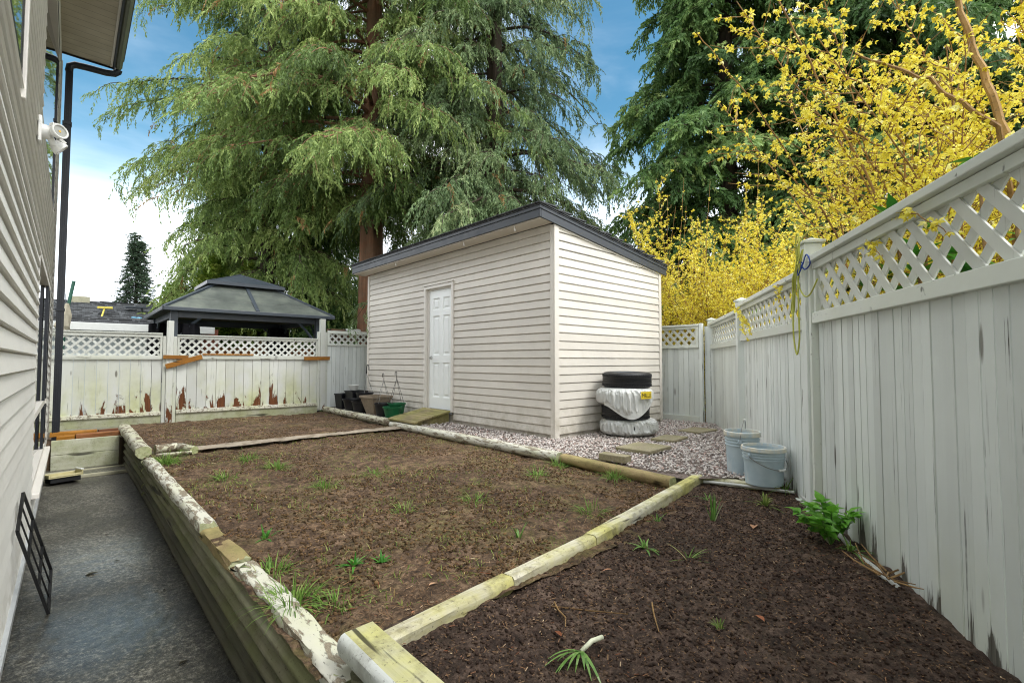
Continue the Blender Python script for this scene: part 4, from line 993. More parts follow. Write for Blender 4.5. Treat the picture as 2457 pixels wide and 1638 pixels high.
def square_pot(c, w, H, mat, label, taper=.75, rim=.03, rz=0., rimmat=None):
    o = thing('plant_pot', label, 'plant pot', c, 'pots beside the shed'); M = Matrix.Translation(c) @ Matrix.Rotation(rz, 4, 'Z')
    def ring(s, z): h = w * s / 2; return [(-h, -h, z), (h, -h, z), (h, h, z), (-h, h, z)]
    def loft(mb, rings):
        vs = [p for r_ in rings for p in r_]
        mb.add(vs, [(i * 4 + k, i * 4 + (k + 1) % 4, (i + 1) * 4 + (k + 1) % 4, (i + 1) * 4 + k) for i in range(len(rings) - 1) for k in range(4)])
    m = MB(M); loft(m, [ring(taper, 0), ring(.93, H - rim), ring(.90, H - rim), ring(taper * .8, .03)]); m.add(ring(taper, .001), [(3, 2, 1, 0)]); m.build('body', MAT[mat], o, bev=.006)
    m = MB(M); loft(m, [ring(.93, H - rim), ring(1.0, H - rim + .002), ring(1.0, H), ring(.84, H), ring(.84, H - rim)]); m.build('rim', MAT[rimmat or mat], o, bev=.005)
    m = MB(M); m.add(ring(.86, H * .82), [(0, 1, 2, 3)]); m.build('potting_soil', MAT['pot_soil'], o)
    return o
square_pot((4.33, 10.05, -.02), .27, .33, 'black_plastic', 'black square nursery pot standing nearest the white fence post', .72, .03, .2)
square_pot((4.47, 9.72, -.02), .36, .40, 'black_plastic', 'large black square pot carrying a pale bowl', .85, .03, .05)
round_pot((4.46, 9.30, -.02), .17, .38, 'black_plastic', 'black round pot between the bowl and the shed corner', .8)
round_pot((4.25, 9.35, -.02), .21, .26, 'black_plastic', 'wide black tub in front of the square pot', .72)
round_pot((4.24, 9.00, -.02), .17, .24, 'black_plastic', 'smaller black tub next to the tan planter', .75)
bw = round_pot((4.44, 9.78, .385), .11, .11, 'pale_plastic', 'pale plastic bowl on top of the black square pot', .6, False, 'bowl', .02)
square_pot((4.37, 8.62, -.02), .46, .36, 'stone_planter', 'square tan stone planter with flared rim', .55, .045, .12)
round_pot((4.28, 8.15, -.02), .165, .25, 'black_plastic', 'dark hanging pot with wires in front of the tan planter', .72, True, 'hanging pot', .03, .42, 4)
round_pot((4.45, 7.98, -.01), .165, .24, 'green_plastic', 'green hanging pot with tall wire hanger nearest the shed wall', .7, True, 'hanging pot', .03, .45, 4, 'black_plastic')
round_pot((4.27, 7.80, -.02), .165, .21, 'green_plastic', 'bright green round pot in front at the foot of the ramp', .68, True, 'plant pot', .03)
o = thing('basket_hanger', 'black hook with three wires hooked up at the shed corner', 'hanger', (4.60, 9.50, .36), None)
m = MB(); ap = Vector((4.60, 9.52, .74))
for i in range(4):
    a = .4 + i * PI / 2; m.tube([(4.60 + .12 * math.cos(a), 9.42 + .12 * math.sin(a), .34), ap], .004, 5)
m.build('hanger_wires', MAT['wire'], o)
pts = [ap, ap + Vector((0, -.005, .09))] + [ap + Vector((0, -.055 + .055 * math.cos(q * PI / 6), .11 + .075 * math.sin(q * PI / 6))) for q in range(0, 8)]
m = MB(); m.tube(pts, [.016] + [.009] * (len(pts) - 1), 8); m.build('hook', MAT['black_plastic'], o, ang=50)

# ------------------------------------------------------------------ stepping stones
for lab, c, w, d, h, rz in (('large square stepping stone in front of the bottom bagged tyre', (4.86, 3.06, -.012), .50, .42, .04, .05), ('stepping stone half hidden beside the bagged tyre', (5.72, 3.22, -.015), .46, .30, .035, .1),
                           ('far stepping stone near the corner of the two fences', (6.72, 3.34, -.018), .5, .34, .03, -.05), ('small paving block on edge beside the white border log', (4.10, 2.92, -.012), .12, .30, .07, .12)):
    m = MB(); hw, hd = w / 2, d / 2; pl = [(-hw + random.uniform(-.01, .02), -hd), (hw, -hd + random.uniform(-.01, .02)), (hw + random.uniform(-.02, .01), hd), (-hw, hd + random.uniform(-.02, .01))]
    m.prism(pl, 0, h); o = m.build('stepping_stone', MAT['paving_stone'], bev=.008); o.location = c; o.rotation_euler.z = rz; tag(o, lab, 'paving stone', 'stepping stones in the gravel')

# ------------------------------------------------------------------ hose and cords
def cord(name, label, cat, pts, r, mat, n=8, sub=6):
    P = [Vector(p) for p in pts]; out = []
    for i in range(len(P) - 1):
        p0, p1, p2, p3 = P[max(i - 1, 0)], P[i], P[i + 1], P[min(i + 2, len(P) - 1)]
        for k in range(sub):
            t = k / sub; out.append(.5 * ((2 * p1) + (p2 - p0) * t + (2 * p0 - 5 * p1 + 4 * p2 - p3) * t * t + (3 * p1 - p0 - 3 * p2 + p3) * t ** 3))
    out.append(P[-1]); c = out[len(out) // 2].copy()
    m = MB(); m.tube([p - c for p in out], r, n); o = m.build(name, MAT[mat], ang=60); o.location = c
    return tag(o, label, cat)
cord('garden_hose', 'pale grey hose snaking along the foot of the fence and round the pails', 'hose', [(7.6, 3.38, -.01), (6.6, 2.72, -.03), (5.6, 2.08, -.05), (4.95, 1.70, -.07), (4.62, 1.45, -.08), (4.40, 1.33, -.07), (4.15, 1.185, -.075), (3.93, 1.06, -.07), (3.73, .945, -.07), (3.50, .83, -.075), (3.30, .71, -.085), (3.05, .54, -.09), (2.9, .40, -.12)], .016, 'hose_white')
cord('garden_hose', 'straight pale grey pipe lying below the mossy board by the pails', 'pipe', [(4.16, 2.02, -.065), (4.25, 1.80, -.065), (4.32, 1.6, -.07), (4.37, 1.42, -.07), (4.38, 1.36, -.07)], .013, 'hose_white')
px_, py_ = 4.0, 1.09
def on_post(u, v, z): return tuple(MRF @ Vector((u, v, z)))
pts = [on_post(4.62, .06, 1.80), on_post(4.66, .07, 1.92), on_post(4.70, .065, 1.94), on_post(4.72, .07, 1.80), on_post(4.70, .075, 1.55), on_post(4.685, .07, 1.25), on_post(4.68, .07, 1.15), on_post(4.62, .07, 1.05), on_post(4.57, .075, 1.20), on_post(4.56, .07, 1.45), on_post(4.60, .08, 1.62), on_post(4.66, .075, 1.70), on_post(4.78, .085, 1.86), on_post(4.88, .03, 1.93), on_post(4.98, -.02, 1.90)]
cord('draped_rope', 'yellow-green cord looped over the capped fence post', 'rope', pts, .006, 'rope_yellow', 6)
pts = [on_post(4.74, .07, 1.66), on_post(4.70, .08, 1.72), on_post(4.60, .07, 1.60), on_post(4.52, .06, 1.50), on_post(4.48, .06, 1.40), on_post(4.54, .06, 1.38), on_post(4.58, .06, 1.55), on_post(4.70, .08, 1.68), on_post(4.82, .075, 1.80), on_post(4.72, .08, 1.60), on_post(4.76, .06, 1.48), on_post(4.86, .05, 1.47), on_post(4.98, .04, 1.56)]
cord('draped_rope', 'tangled second yellow cord hanging beside the fence post', 'rope', pts, .0055, 'rope_yellow', 6)
pts = [on_post(4.70, .07, 1.66), on_post(4.74, .085, 1.63), on_post(4.79, .07, 1.70), on_post(4.76, .08, 1.72), on_post(4.80, .06, 1.66), on_post(4.88, .05, 1.69), on_post(4.84, .06, 1.76), on_post(4.78, .07, 1.69), on_post(4.72, .08, 1.67), on_post(4.70, .07, 1.60)]
cord('blue_string', 'knotted blue string tied at the fence post', 'string', pts, .005, 'rope_blue', 6)
# coiled hose on lumber behind the third fence bay
lb = thing('lumber_pile', 'stack of old boards showing above the fence beside the shed', 'lumber', (4.7, 10.9, 1.2))
m = MB(); m.box((4.25, 10.62, 1.60), (4.62, 10.8, 1.72)); m.box((4.2, 10.7, 1.45), (5.6, 11.1, 1.60)); m.build('board', MAT['brown_fence'], lb, bev=.006)
m = MB(); m.box((4.95, 10.62, 1.602), (5.7, 10.85, 1.69)); m.box((4.3, 10.85, 1.602), (5.5, 11.05, 1.66)); m.build('board', MAT['old_plank'], lb, bev=.006)
m = MB(); m.box((4.3, 10.75, -.3), (4.4, 11.0, 1.449)); m.box((5.3, 10.75, -.3), (5.4, 11.0, 1.449)); m.build('trestle', MAT['brown_fence'], lb)
pts = []
for i in range(60):
    a = i * .62; pts.append((4.82 + .17 * math.cos(a) * (1 + .1 * math.sin(i)), 10.70 + .10 * math.sin(a), 1.665 + .06 * i / 60 + .012 * math.sin(a * 1.7)))
cord('coiled_hose', 'coil of white hose lying on the boards above the fence beside the shed', 'hose', pts, .012, 'hose_white', 6, 2)

# ------------------------------------------------------------------ gazebo
GX0, GX1, GY0, GY1, GE = 1.28, 4.56, 11.15, 14.25, 2.02
gz = thing('gazebo', 'dark hardtop gazebo with two tier roof behind the white fence', 'gazebo', ((GX0 + GX1) / 2, (GY0 + GY1) / 2, -.4))
gcx, gcy = (GX0 + GX1) / 2, (GY0 + GY1) / 2; TX, TY, TZ = .50, .46, 2.74
def hip(x0, x1, y0, y1, z0, tx, ty, z1, th, name, mat):
    m = MB(); b = [(x0, y0, z0), (x1, y0, z0), (x1, y1, z0), (x0, y1, z0)]; t = [(gcx - tx, gcy - ty, z1), (gcx + tx, gcy - ty, z1), (gcx + tx, gcy + ty, z1), (gcx - tx, gcy + ty, z1)]
    # each side as courses of lapped panels
    n = 3
    for k in range(4):
        B0, B1, T1, T0 = (Vector(p) for p in (b[k], b[(k + 1) % 4], t[(k + 1) % 4], t[k]))
        for i in range(n):
            a, c = i / n, (i + 1) / n; up = Vector((0, 0, .014))
            p = [B0.lerp(T0, a), B1.lerp(T1, a), B1.lerp(T1, c), B0.lerp(T0, c)]
            m.add([p[0] + up, p[1] + up, p[2], p[3]], [(0, 1, 2, 3)]); m.add([p[0], p[1], p[1] + up, p[0] + up], [(0, 1, 2, 3)])
        m.add([B0 - Vector((0, 0, .02)), B1 - Vector((0, 0, .02)), T1 - Vector((0, 0, .03)), T0 - Vector((0, 0, .03))], [(3, 2, 1, 0)])
    return m.build(name, mat, gz)
hip(GX0, GX1, GY0, GY1, GE, TX, TY, TZ, .02, 'lower_roof', MAT['gazebo_roof'])
m = MB(); b = [(GX0, GY0), (GX1, GY0), (GX1, GY1), (GX0, GY1)]; t = [(gcx - TX, gcy - TY), (gcx + TX, gcy - TY), (gcx + TX, gcy + TY), (gcx - TX, gcy + TY)]
for k in range(4):
    m.bar((*b[k], GE + .02), (*t[k], TZ + .02), .06, .045)
    m.bar((*b[k], GE - .01), (*b[(k + 1) % 4], GE - .01), .05, .07)
    mb_ = ((b[k][0] + b[(k + 1) % 4][0]) / 2, (b[k][1] + b[(k + 1) % 4][1]) / 2, GE + .03); mt = ((t[k][0] + t[(k + 1) % 4][0]) / 2, (t[k][1] + t[(k + 1) % 4][1]) / 2, TZ + .02)
    m.bar(mb_, mt, .07, .04)
m.build('roof_ribs', MAT['gazebo_metal'], gz, bev=.006)
UX, UY, UZ = .78, .72, 2.73
m = MB(); q = [(gcx - UX, gcy - UY, UZ), (gcx + UX, gcy - UY, UZ), (gcx + UX, gcy + UY, UZ), (gcx - UX, gcy + UY, UZ)]; ap = (gcx, gcy, 3.04)
m.add(q + [ap], [(0, 1, 4), (1, 2, 4), (2, 3, 4), (3, 0, 4)])
for k in range(4): m.bar((q[k][0], q[k][1], UZ - .025), (q[(k + 1) % 4][0], q[(k + 1) % 4][1], UZ - .025), .03, .07); m.bar(q[k], ap, .03, .02)
m.build('upper_roof', MAT['gazebo_metal'], gz)
m = MB(); m.box((gcx - .46, gcy - .42, TZ - .02), (gcx + .46, gcy + .42, UZ + .06)); m.build('vent_opening', MAT['curtain_black'], gz)
PX0, PX1, PY0, PY1 = GX0 + .20, GX1 - .30, GY0 + .22, GY1 - .25
m = MB(); zb = GE - .10
for a, b_ in (((PX0, PY0), (PX1, PY0)), ((PX1, PY0), (PX1, PY1)), ((PX1, PY1), (PX0, PY1)), ((PX0, PY1), (PX0, PY0))): m.bar((*a, zb), (*b_, zb), .06, .12)
m.bar((PX0, PY0 + .12, zb + .02), (PX1, PY0 + .12, zb + .02), .03, .03); m.build('beam', MAT['gazebo_metal'], gz)
for x_, y_ in ((PX0, PY0), (PX1, PY0), (PX0, PY1), (PX1, PY1)):
    m = MB(); m.box((x_ - .06, y_ - .06, -.4), (x_ + .06, y_ + .06, GE - .02)); m.build('post', MAT['gazebo_metal'], gz, bev=.008)
    m = MB()
    for dx, dy in (((1 if x_ < gcx else -1), 0), (0, (1 if y_ < gcy else -1))):
        pts = [(x_ + dx * .06, y_ + dy * .06, GE - .62), (x_ + dx * .14, y_ + dy * .14, GE - .48), (x_ + dx * .28, y_ + dy * .28, GE - .30), (x_ + dx * .44, y_ + dy * .44, GE - .15)]
        m.tube(pts, .028, 6)
    m.build('brace', MAT['gazebo_metal'], gz, ang=50)
def gathered(x_, y_, z0, z1, R, seed):
    m = MB(); nz, n = 14, 26; vs = []
    for i in range(nz):
        t_ = i / (nz - 1); z = z1 + (z0 - z1) * t_; r_ = R * (.85 - .45 * math.exp(-((t_ - .62) / .12) ** 2) + .3 * t_)
        for k in range(n):
            a = 2 * PI * k / n; w = r_ * (1 + .22 * math.sin(7 * a + seed + t_ * 2)); vs.append((x_ + w * math.cos(a), y_ + w * math.sin(a), z))
    m.add(vs, [(i * n + k, i * n + (k + 1) % n, (i + 1) * n + (k + 1) % n, (i + 1) * n + k) for i in range(nz - 1) for k in range(n)])
    return m.build('gathered_curtain', MAT['curtain_black'], gz, smooth=True)
gathered(PX0 + .05, PY1 - .15, .5, GE - .15, .22, 1); gathered(PX1 - .1, PY1 - .1, .5, GE - .15, .26, 2); gathered(PX0 + .24, PY0 + .12, .5, GE - .28, .2, 3)

# ------------------------------------------------------------------ neighbour garage
nb = thing('neighbour_garage', 'low pale garage with dark shingle roof behind the fence', 'garage', (.5, 17, -.6))
m = MB(); m.box((-4.5, 15.3, -.62), (2.60, 19.5, 1.86)); m.build('wall', MAT['neighbour_wall'], nb)
m = MB(); m.add([(-4.7, 14.95, 1.84), (2.80, 14.95, 1.90), (3.0, 17.6, 2.60), (-4.7, 17.6, 2.52), (-4.7, 14.95, 1.90), (2.80, 14.95, 1.96), (3.0, 17.6, 2.68), (-4.7, 17.6, 2.60)], [(3, 2, 1, 0), (4, 5, 6, 7), (0, 1, 5, 4), (1, 2, 6, 5), (2, 3, 7, 6), (3, 0, 4, 7)])
m.add([(-4.7, 17.6, 2.6), (3.0, 17.6, 2.68), (2.8, 20.2, 1.9), (-4.7, 20.2, 1.9)], [(0, 1, 2, 3)])
y = 15.0
while y < 17.5:
    xx = -4.7 + random.uniform(0, .5)
    while xx < 2.6:
        w = random.uniform(.18, .5); zz = 1.905 + (y - 14.95) * .268 + (xx + 4.7) * .008
        m.box((xx, y, zz - .01), (xx + w, y + .13, zz + random.uniform(.008, .035))); xx += w + random.uniform(0, .14)
    y += .145
m.build('shingle_roof', MAT['roof_shingle'], nb)
m = MB(); m.box((-4.7, 14.90, 1.72), (2.85, 14.95, 1.90)); m.build('gutter', MAT['pale_plastic'], nb, bev=.01)
m = MB(); m.box((2.605, 15.25, -.6), (3.0, 19.5, 1.86)); m.build('brick_end', MAT['brick_red'], nb)
m = MB(); m.box((-.02, 17.3, 2.45), (.36, 17.7, 2.74)); m.build('chimney', MAT['old_concrete'], nb, bev=.01)
m = MB(); m.bar((1.05, 16.3, 2.42), (1.85, 16.25, 2.46), .25, .03); m.tube([(1.4, 16.3, 2.2), (1.4, 16.3, 2.41)], .02, 8); m.build('roof_vent_plate', MAT['gazebo_metal'], nb)
o = thing('roof_rake', 'yellow T shaped roof rake standing against the garage shingles', 'rake', (.58, 15.7, 2.0))
m = MB(); m.tube([(.54, 15.45, 2.05), (.60, 15.6, 2.30)], .018, 8); m.build('handle', MAT['roof_yellow'], o); m = MB(); m.bar((.46, 15.6, 2.32), (.76, 15.6, 2.325), .08, .05); m.build('head', MAT['roof_yellow'], o, bev=.01)
o = thing('blue_float', 'small blue plastic float resting on the garage roof', 'float', (1.27, 15.6, 2.1))
m = MB(); m.lathe((1.18, 15.55, 2.08), [(.001, -.035), (.06, -.03), (.075, 0), (.05, .04), (.001, .045)], 16); m.lathe((1.29, 15.55, 2.08), [(.001, -.035), (.06, -.03), (.075, 0), (.05, .04), (.001, .045)], 16); m.build('float', MAT['blue_plastic'], o, smooth=True)
o = thing('folded_parasol', 'folded parasol with green pole leaning behind the fence beside the downspout', 'parasol', (-.05, 14.2, -.4))
m = MB(); m.tube([(-.16, 14.2, .2), (-.10, 14.2, 1.9), (.02, 14.2, 2.75)], .032, 8); m.build('pole', MAT['pole_green'], o, ang=50)
m = MB(); m.tube([(-.07, 14.15, 2.25), (-.10, 14.15, 2.0), (-.13, 14.15, 1.75), (-.10, 14.15, 1.62)], [.03, .09, .13, .10], 9, jit=.3); m.build('canopy', MAT['canvas'], o)
m = MB()
for q in range(3): m.tube([(-.09, 14.15, 2.1), (-.3 + .1 * q, 14.2, 2.3 + .08 * q)], .012, 6)
m.build('spokes', MAT['gazebo_metal'], o)
# walls beyond the gazebo
bk = thing('plank_fence', 'weathered brown plank fence seen under the gazebo roof', 'fence', (5.0, 16.5, -.5))
m = MB(frame_of((4.2, 16.2), (1, -.1))); boards(m, 0, 3.4, -.6, 1.72, .15, .012); m.build('board_panel', MAT['brown_fence'], bk)
m = MB(frame_of((4.2, 16.2), (1, -.1))); m.box((0, -.06, 1.3), (3.4, -.03, 1.42)); m.build('rail', MAT['brown_fence'], bk)
bk = thing('plank_fence', 'dark reddish plank fence behind the lattice under the gazebo', 'fence', (3.0, 15.0, -.5))
m = MB(frame_of((1.9, 14.9), (1, -.05))); boards(m, 0, 3.6, -.6, 1.35, .14, .012); m.build('board_panel', MAT['old_plank'], bk)
m = MB(frame_of((1.9, 14.9), (1, -.05))); m.box((0, -.06, 1.0), (3.6, -.03, 1.1)); m.build('rail', MAT['old_plank'], bk)
# ------------------------------------------------------------------ foliage building
def rotz(a):
    c, s = np.cos(a), np.sin(a); z = np.zeros_like(a); o = np.ones_like(a)
    return np.stack([np.stack([c, -s, z], -1), np.stack([s, c, z], -1), np.stack([z, z, o], -1)], -2)
def roty(a):
    c, s = np.cos(a), np.sin(a); z = np.zeros_like(a); o = np.ones_like(a)
    return np.stack([np.stack([c, z, s], -1), np.stack([z, o, z], -1), np.stack([-s, z, c], -1)], -2)
def rotx(a):
    c, s = np.cos(a), np.sin(a); z = np.zeros_like(a); o = np.ones_like(a)
    return np.stack([np.stack([o, z, z], -1), np.stack([z, c, -s], -1), np.stack([z, s, c], -1)], -2)
def rhomb(p, d, side, L, w):
    d = d / np.linalg.norm(d); side = side / np.linalg.norm(side)
    return np.array([p, p + d * L * .45 + side * w, p + d * L, p + d * L * .45 - side * w])
def spray_templates(rng, n, hang=1.0, nl=7, ll=.18, lw=.017):
    """drooping cedar spray about .5 m long: an arching axis with narrow side shoots that hang"""
    out = []
    for _ in range(n):
        Q = []
        out_ = .34 * rng.uniform(.8, 1.2); dn = .42 * hang * rng.uniform(.7, 1.2)
        def ax(s): return np.array([out_ * s * (1 - .25 * s), 0.03 * math.sin(3 * s + _), .05 * s - dn * s ** 1.7])
        for i in range(nl):
            s = (i + .6) / nl; p = ax(s); tg = ax(min(1, s + .05)) - ax(max(0, s - .05)); tg /= np.linalg.norm(tg)
            for sd in (-1, 1):
                d = tg * .65 + np.array([0, sd * (.75 - .35 * s), -.35 * hang]) + rng.normal(0, .16, 3)
                L = ll * (1.15 - .55 * s) * rng.uniform(.7, 1.25); nrm = rng.normal(0, 1, 3)
                d /= np.linalg.norm(d); side = np.cross(d, nrm); Q.append(rhomb(p, d, side, L, lw * rng.uniform(.7, 1.3)))
                p2 = p + d * L * .5; d2 = d * .6 + np.array([0, -sd * .3, -.45 * hang]) + rng.normal(0, .2, 3)
                Q.append(rhomb(p2, d2, np.cross(d2, rng.normal(0, 1, 3)), L * .6, lw * rng.uniform(.7, 1.1)))
        Q.append(rhomb(ax(.85), ax(1.) - ax(.8), np.array([0, 1., .2]), ll * .8, lw))
        out.append(np.array(Q))
    return out
def place(templates, P, az, tilt, roll, sc, rng):
    """instances of the templates baked into one array of quads"""
    k = rng.integers(0, len(templates), len(P)); R = rotz(az) @ roty(tilt) @ rotx(roll)
    Vs = []; ids = []
    for t in range(len(templates)):
        s = np.where(k == t)[0]
        if not len(s): continue
        T = templates[t]
        V = np.einsum('nij,qvj->nqvi', R[s], T) * sc[s][:, None, None, None] + P[s][:, None, None, :]
        Vs.append(V.reshape(-1, T.shape[1], 3)); ids.append(np.repeat(s, T.shape[0]))
    return np.concatenate(Vs), np.concatenate(ids)

def conifer(name, label, cat, base, H, z0, Rf, limbs, leafmat, barkmat, seed, trunk_r=.35, spray=None, group=None, nb=11, ns=6, sag=.55, up=.25, ssc=1.0, ztop=None, tmul=1.0, gap=.0, tshift=0., sectors=None):
    rng = np.random.default_rng(seed); random.seed(seed)
    t = thing(name, label, cat, base, group); B = np.array(base, float)
    # trunk, fluted at the foot
    m = MB(); nz, n = 26, 22; vs = []
    for i in range(nz):
        z = H * (i / (nz - 1)) ** 1.4; r = trunk_r * (1 - z / H) ** .75 + .01 + trunk_r * .5 * math.exp(-z / .9)
        for k in range(n):
            a = 2 * PI * k / n; w = r * (1 + .10 * math.sin(5 * a + seed) + .06 * math.sin(9 * a + 2 * seed + z * .25))
            vs.append((B[0] + w * math.cos(a), B[1] + w * math.sin(a), B[2] + z))
    m.add(vs, [(i * n + k, i * n + (k + 1) % n, (i + 1) * n + (k + 1) % n, (i + 1) * n + k) for i in range(nz - 1) for k in range(n)])
    m.build('trunk', MAT[barkmat], t, smooth=True)
    br = MB(); P = []; AZ = []; SC_ = []; TI = []
    for i in range(limbs):
        f = (i + rng.uniform(0, 1)) / limbs; hz = z0 + (H - z0) * f ** 1.15
        a = i * 2.39996 + rng.normal(0, .35)
        if sectors is not None:
            a = sectors[0] + rng.uniform(-1, 1) * sectors[1] if rng.random() < sectors[2] else a
        L = Rf(hz) * rng.uniform(.5, 1.15)
        if L < .03: continue
        clump = rng.normal(0, .11)
        pts = []; r0 = .012 + .016 * L * (1 - hz / H * .5)
        for q in range(9):
            s = q / 8; rr = L * s; dz = up * L * s * (1 - s) * 1.2 - sag * L * s * s * .55 + .12 * L * max(0, s - .7) ** 1 * 1.2
            aa = a + .18 * math.sin(s * 3 + i)
            pts.append(np.array([B[0] + rr * math.cos(aa), B[1] + rr * math.sin(aa), B[2] + hz + dz]))
        br.tube(pts, [r0 * (1 - .85 * q / 8) for q in range(9)], 6, cap=False)
        nbr = max(4, int(nb * (.45 + .55 * L / 4)))
        for j in range(nbr):
            s = .24 + .76 * (j + rng.uniform(0, 1)) / nbr
            if rng.random() < gap: continue
            i0 = min(7, int(s * 8)); p = pts[i0] + (pts[i0 + 1] - pts[i0]) * (s * 8 - i0)
            sd = 1 if (j % 2) else -1; ba = a + sd * rng.uniform(.45, 1.15) * (1.1 - .5 * s); bl = (.22 * L * (1.1 - .6 * s) + .30) * rng.uniform(.6, 1.5)
            dirv = np.array([math.cos(ba), math.sin(ba), 0]); bp = []
            for q in range(5): u = q / 4; bp.append(p + dirv * bl * u + np.array([0, 0, .10 * bl * u - 1.5 * sag * bl * u * u]))
            br.tube(bp, [.012, .010, .008, .006, .004], 4, cap=False)
            nsp = max(2, int(ns * (.4 + bl)))
            for q in range(nsp):
                u = (q + rng.uniform(.2, 1)) / nsp; i1 = min(3, int(u * 4)); pp = bp[i1] + (bp[i1 + 1] - bp[i1]) * (u * 4 - i1)
                P.append(pp + rng.normal(0, .04, 3)); AZ.append(ba + rng.normal(0, .9)); SC_.append(rng.uniform(.6, 1.2) * ssc); TI.append(clump)
    P = np.array(P); AZ = np.array(AZ); SC_ = np.array(SC_); TI = np.array(TI); N = len(P)
    V, ids = place(spray, P, AZ, rng.normal(0, .22, N), rng.normal(0, .3, N), SC_, rng)
    tint = .42 + tshift + tmul * (TI[ids] + rng.normal(0, .10, N)[ids] + rng.normal(0, .07, len(ids)))
    tint = np.where(rng.random(N)[ids] < .012, 1.0, np.clip(tint, 0, .95))
    br.build('branches', MAT[barkmat], t)
    np_mesh('crown', V, 4, MAT[leafmat], t, tint)
    return t, N
SPR = spray_templates(np.random.default_rng(5), 12, 1.5, 7, .16, .016)
SPRD = spray_templates(np.random.default_rng(6), 8, .75, 7, .16, .018)
SPRT = spray_templates(np.random.default_rng(8), 8, .15, 5, .16, .024)
def band(R, z0, H, k=.6): return lambda z: R * (min(1, .55 + (z - z0) / 3.5) if z < z0 + 1.6 else 1) * max(.03, (1 - max(0, z - z0) / (H - z0))) ** k
NS = {}
_, NS['A'] = conifer('cedar_tree', 'large cedar with thick reddish trunk and drooping green sprays behind the shed', 'tree', (6.85, 13.95, -.62), 21, 6.3, lambda z: band(5.2, 6.3, 21, .55)(z) * (.75 if z < 7.3 else 1), 185, 'cedar_leaf', 'cedar_bark', 11, .40, SPR, 'tall cedars behind the shed', 17, 10, .62, .2, .92, gap=.2)
_, NS['A2'] = conifer('cedar_tree', 'tall cedar left of the thick trunk, its drooping branches reaching over the gazebo', 'tree', (4.9, 17.6, -.62), 20, 3.6, lambda z: (3.0 + .6 * min(1, max(0, (z - 6) / 5))) * max(.05, (1 - max(0, z - 11) / 9.2)) ** .6, 150, 'cedar_leaf', 'dark_bark', 12, .28, SPR, 'tall cedars behind the shed', 17, 10, .62, .2, .98, tshift=.06, gap=.2)
_, NS['B'] = conifer('cedar_tree', 'tall cedar rising directly above the shed roof, with bluish weeping sprays', 'tree', (9.3, 10.9, -.62), 21, 3.2, band(4.0, 3.2, 21, .5), 190, 'cedar_leaf_blue', 'dark_bark', 13, .34, SPR, 'tall cedars behind the shed', 17, 10, .66, .2, .9, tshift=.06, gap=.2)
_, NS['C'] = conifer('cedar_tree', 'dark green cedar behind the small yellow bush in the fence corner', 'tree', (13.6, 5.75, -.62), 18, 1.6, band(3.5, 1.6, 18, .4), 165, 'conifer_dark', 'dark_bark', 14, .3, SPRD, None, 18, 9, .6, .25, 1.25, tshift=.10, gap=.12)
_, NS['C2'] = conifer('cedar_tree', 'dark cedar farther right, half hidden by the big yellow bush', 'tree', (16.2, 2.2, -.62), 17, 1.4, band(4.3, 1.4, 17, .4), 170, 'conifer_dark', 'dark_bark', 15, .3, SPRD, None, 16, 8, .6, .25, 1.4)
_, NS['D'] = conifer('cedar_tree', 'smaller bright green cedar beyond the gazebo at the left edge of the tall cedars', 'tree', (4.55, 21.4, -.62), 10.0, 1.2, band(2.3, 1.2, 10.2, .5), 150, 'cedar_bright', 'dark_bark', 16, .2, SPR, None, 10, 6, .6, .25, 1.1, tshift=.02)
_, NS['D2'] = conifer('cedar_tree', 'low dark cedar filling the gap between the gazebo roof and the thick trunk', 'tree', (7.2, 18.2, -.62), 8.5, .8, band(2.8, .8, 8.5, .5), 120, 'conifer_dark', 'dark_bark', 17, .2, SPR, None, 10, 6, .7, .2, 1.1, tshift=.02)
# spruce in the distance
_, NS['S'] = conifer('spruce_tree', 'small narrow spruce standing far beyond the garage roof', 'tree', (2.95, 38.0, -.62), 9.6, .5, lambda z: 2.0 * (1 - min(z, 9.2) / 9.25) ** 1.0 + .02, 280, 'spruce_leaf', 'dark_bark', 18, .14, SPRT, None, 11, 8, .35, .05, .7)
# arborvitae: dense upright sprays on a cone
def dense_cone(name, label, cat, base, H, R, mat, seed, n, spray, bark='dark_bark', group=None):
    rng = np.random.default_rng(seed); t = thing(name, label, cat, base, group); B = np.array(base)
    m = MB(); m.tube([tuple(B), tuple(B + np.array([0, 0, H * .8]))], [.09, .02], 8); m.build('trunk', MAT[bark], t)
    u = rng.random(n); z = H * (.04 + .96 * u); a = rng.random(n) * 2 * PI
    lob = 1 + .16 * np.sin(a * 5 + z * 2.3) + .12 * np.sin(a * 3 - z * 3.1 + seed)
    r = R * np.clip(1 - z / H, .02, 1) ** .6 * lob * rng.uniform(.55, 1.05, n)
    P = B + np.stack([r * np.cos(a), r * np.sin(a), z], -1)
    V, ids = place(spray, P, a + rng.normal(0, .4, n), rng.normal(-.75, .3, n), rng.normal(0, .5, n), rng.uniform(.45, .9, n), rng)
    tint = np.clip(.5 + .2 * (lob - 1)[ids] / .2 + rng.normal(0, .14, n)[ids] + rng.normal(0, .06, len(ids)), 0, 1)
    np_mesh('crown', V, 4, MAT[mat], t, tint); return t
dense_cone('arborvitae', 'bright green pointed arborvitae just left of the gazebo top', 'shrub', (3.25, 17.2, -.62), 4.75, 1.0, 'arborvitae_leaf', 21, 2600, SPRT, group='arborvitae behind the gazebo')
dense_cone('arborvitae', 'shorter arborvitae tip showing directly behind the gazebo top', 'shrub', (4.2, 17.0, -.62), 4.6, .8, 'arborvitae_leaf', 22, 1800, SPRT, group='arborvitae behind the gazebo')
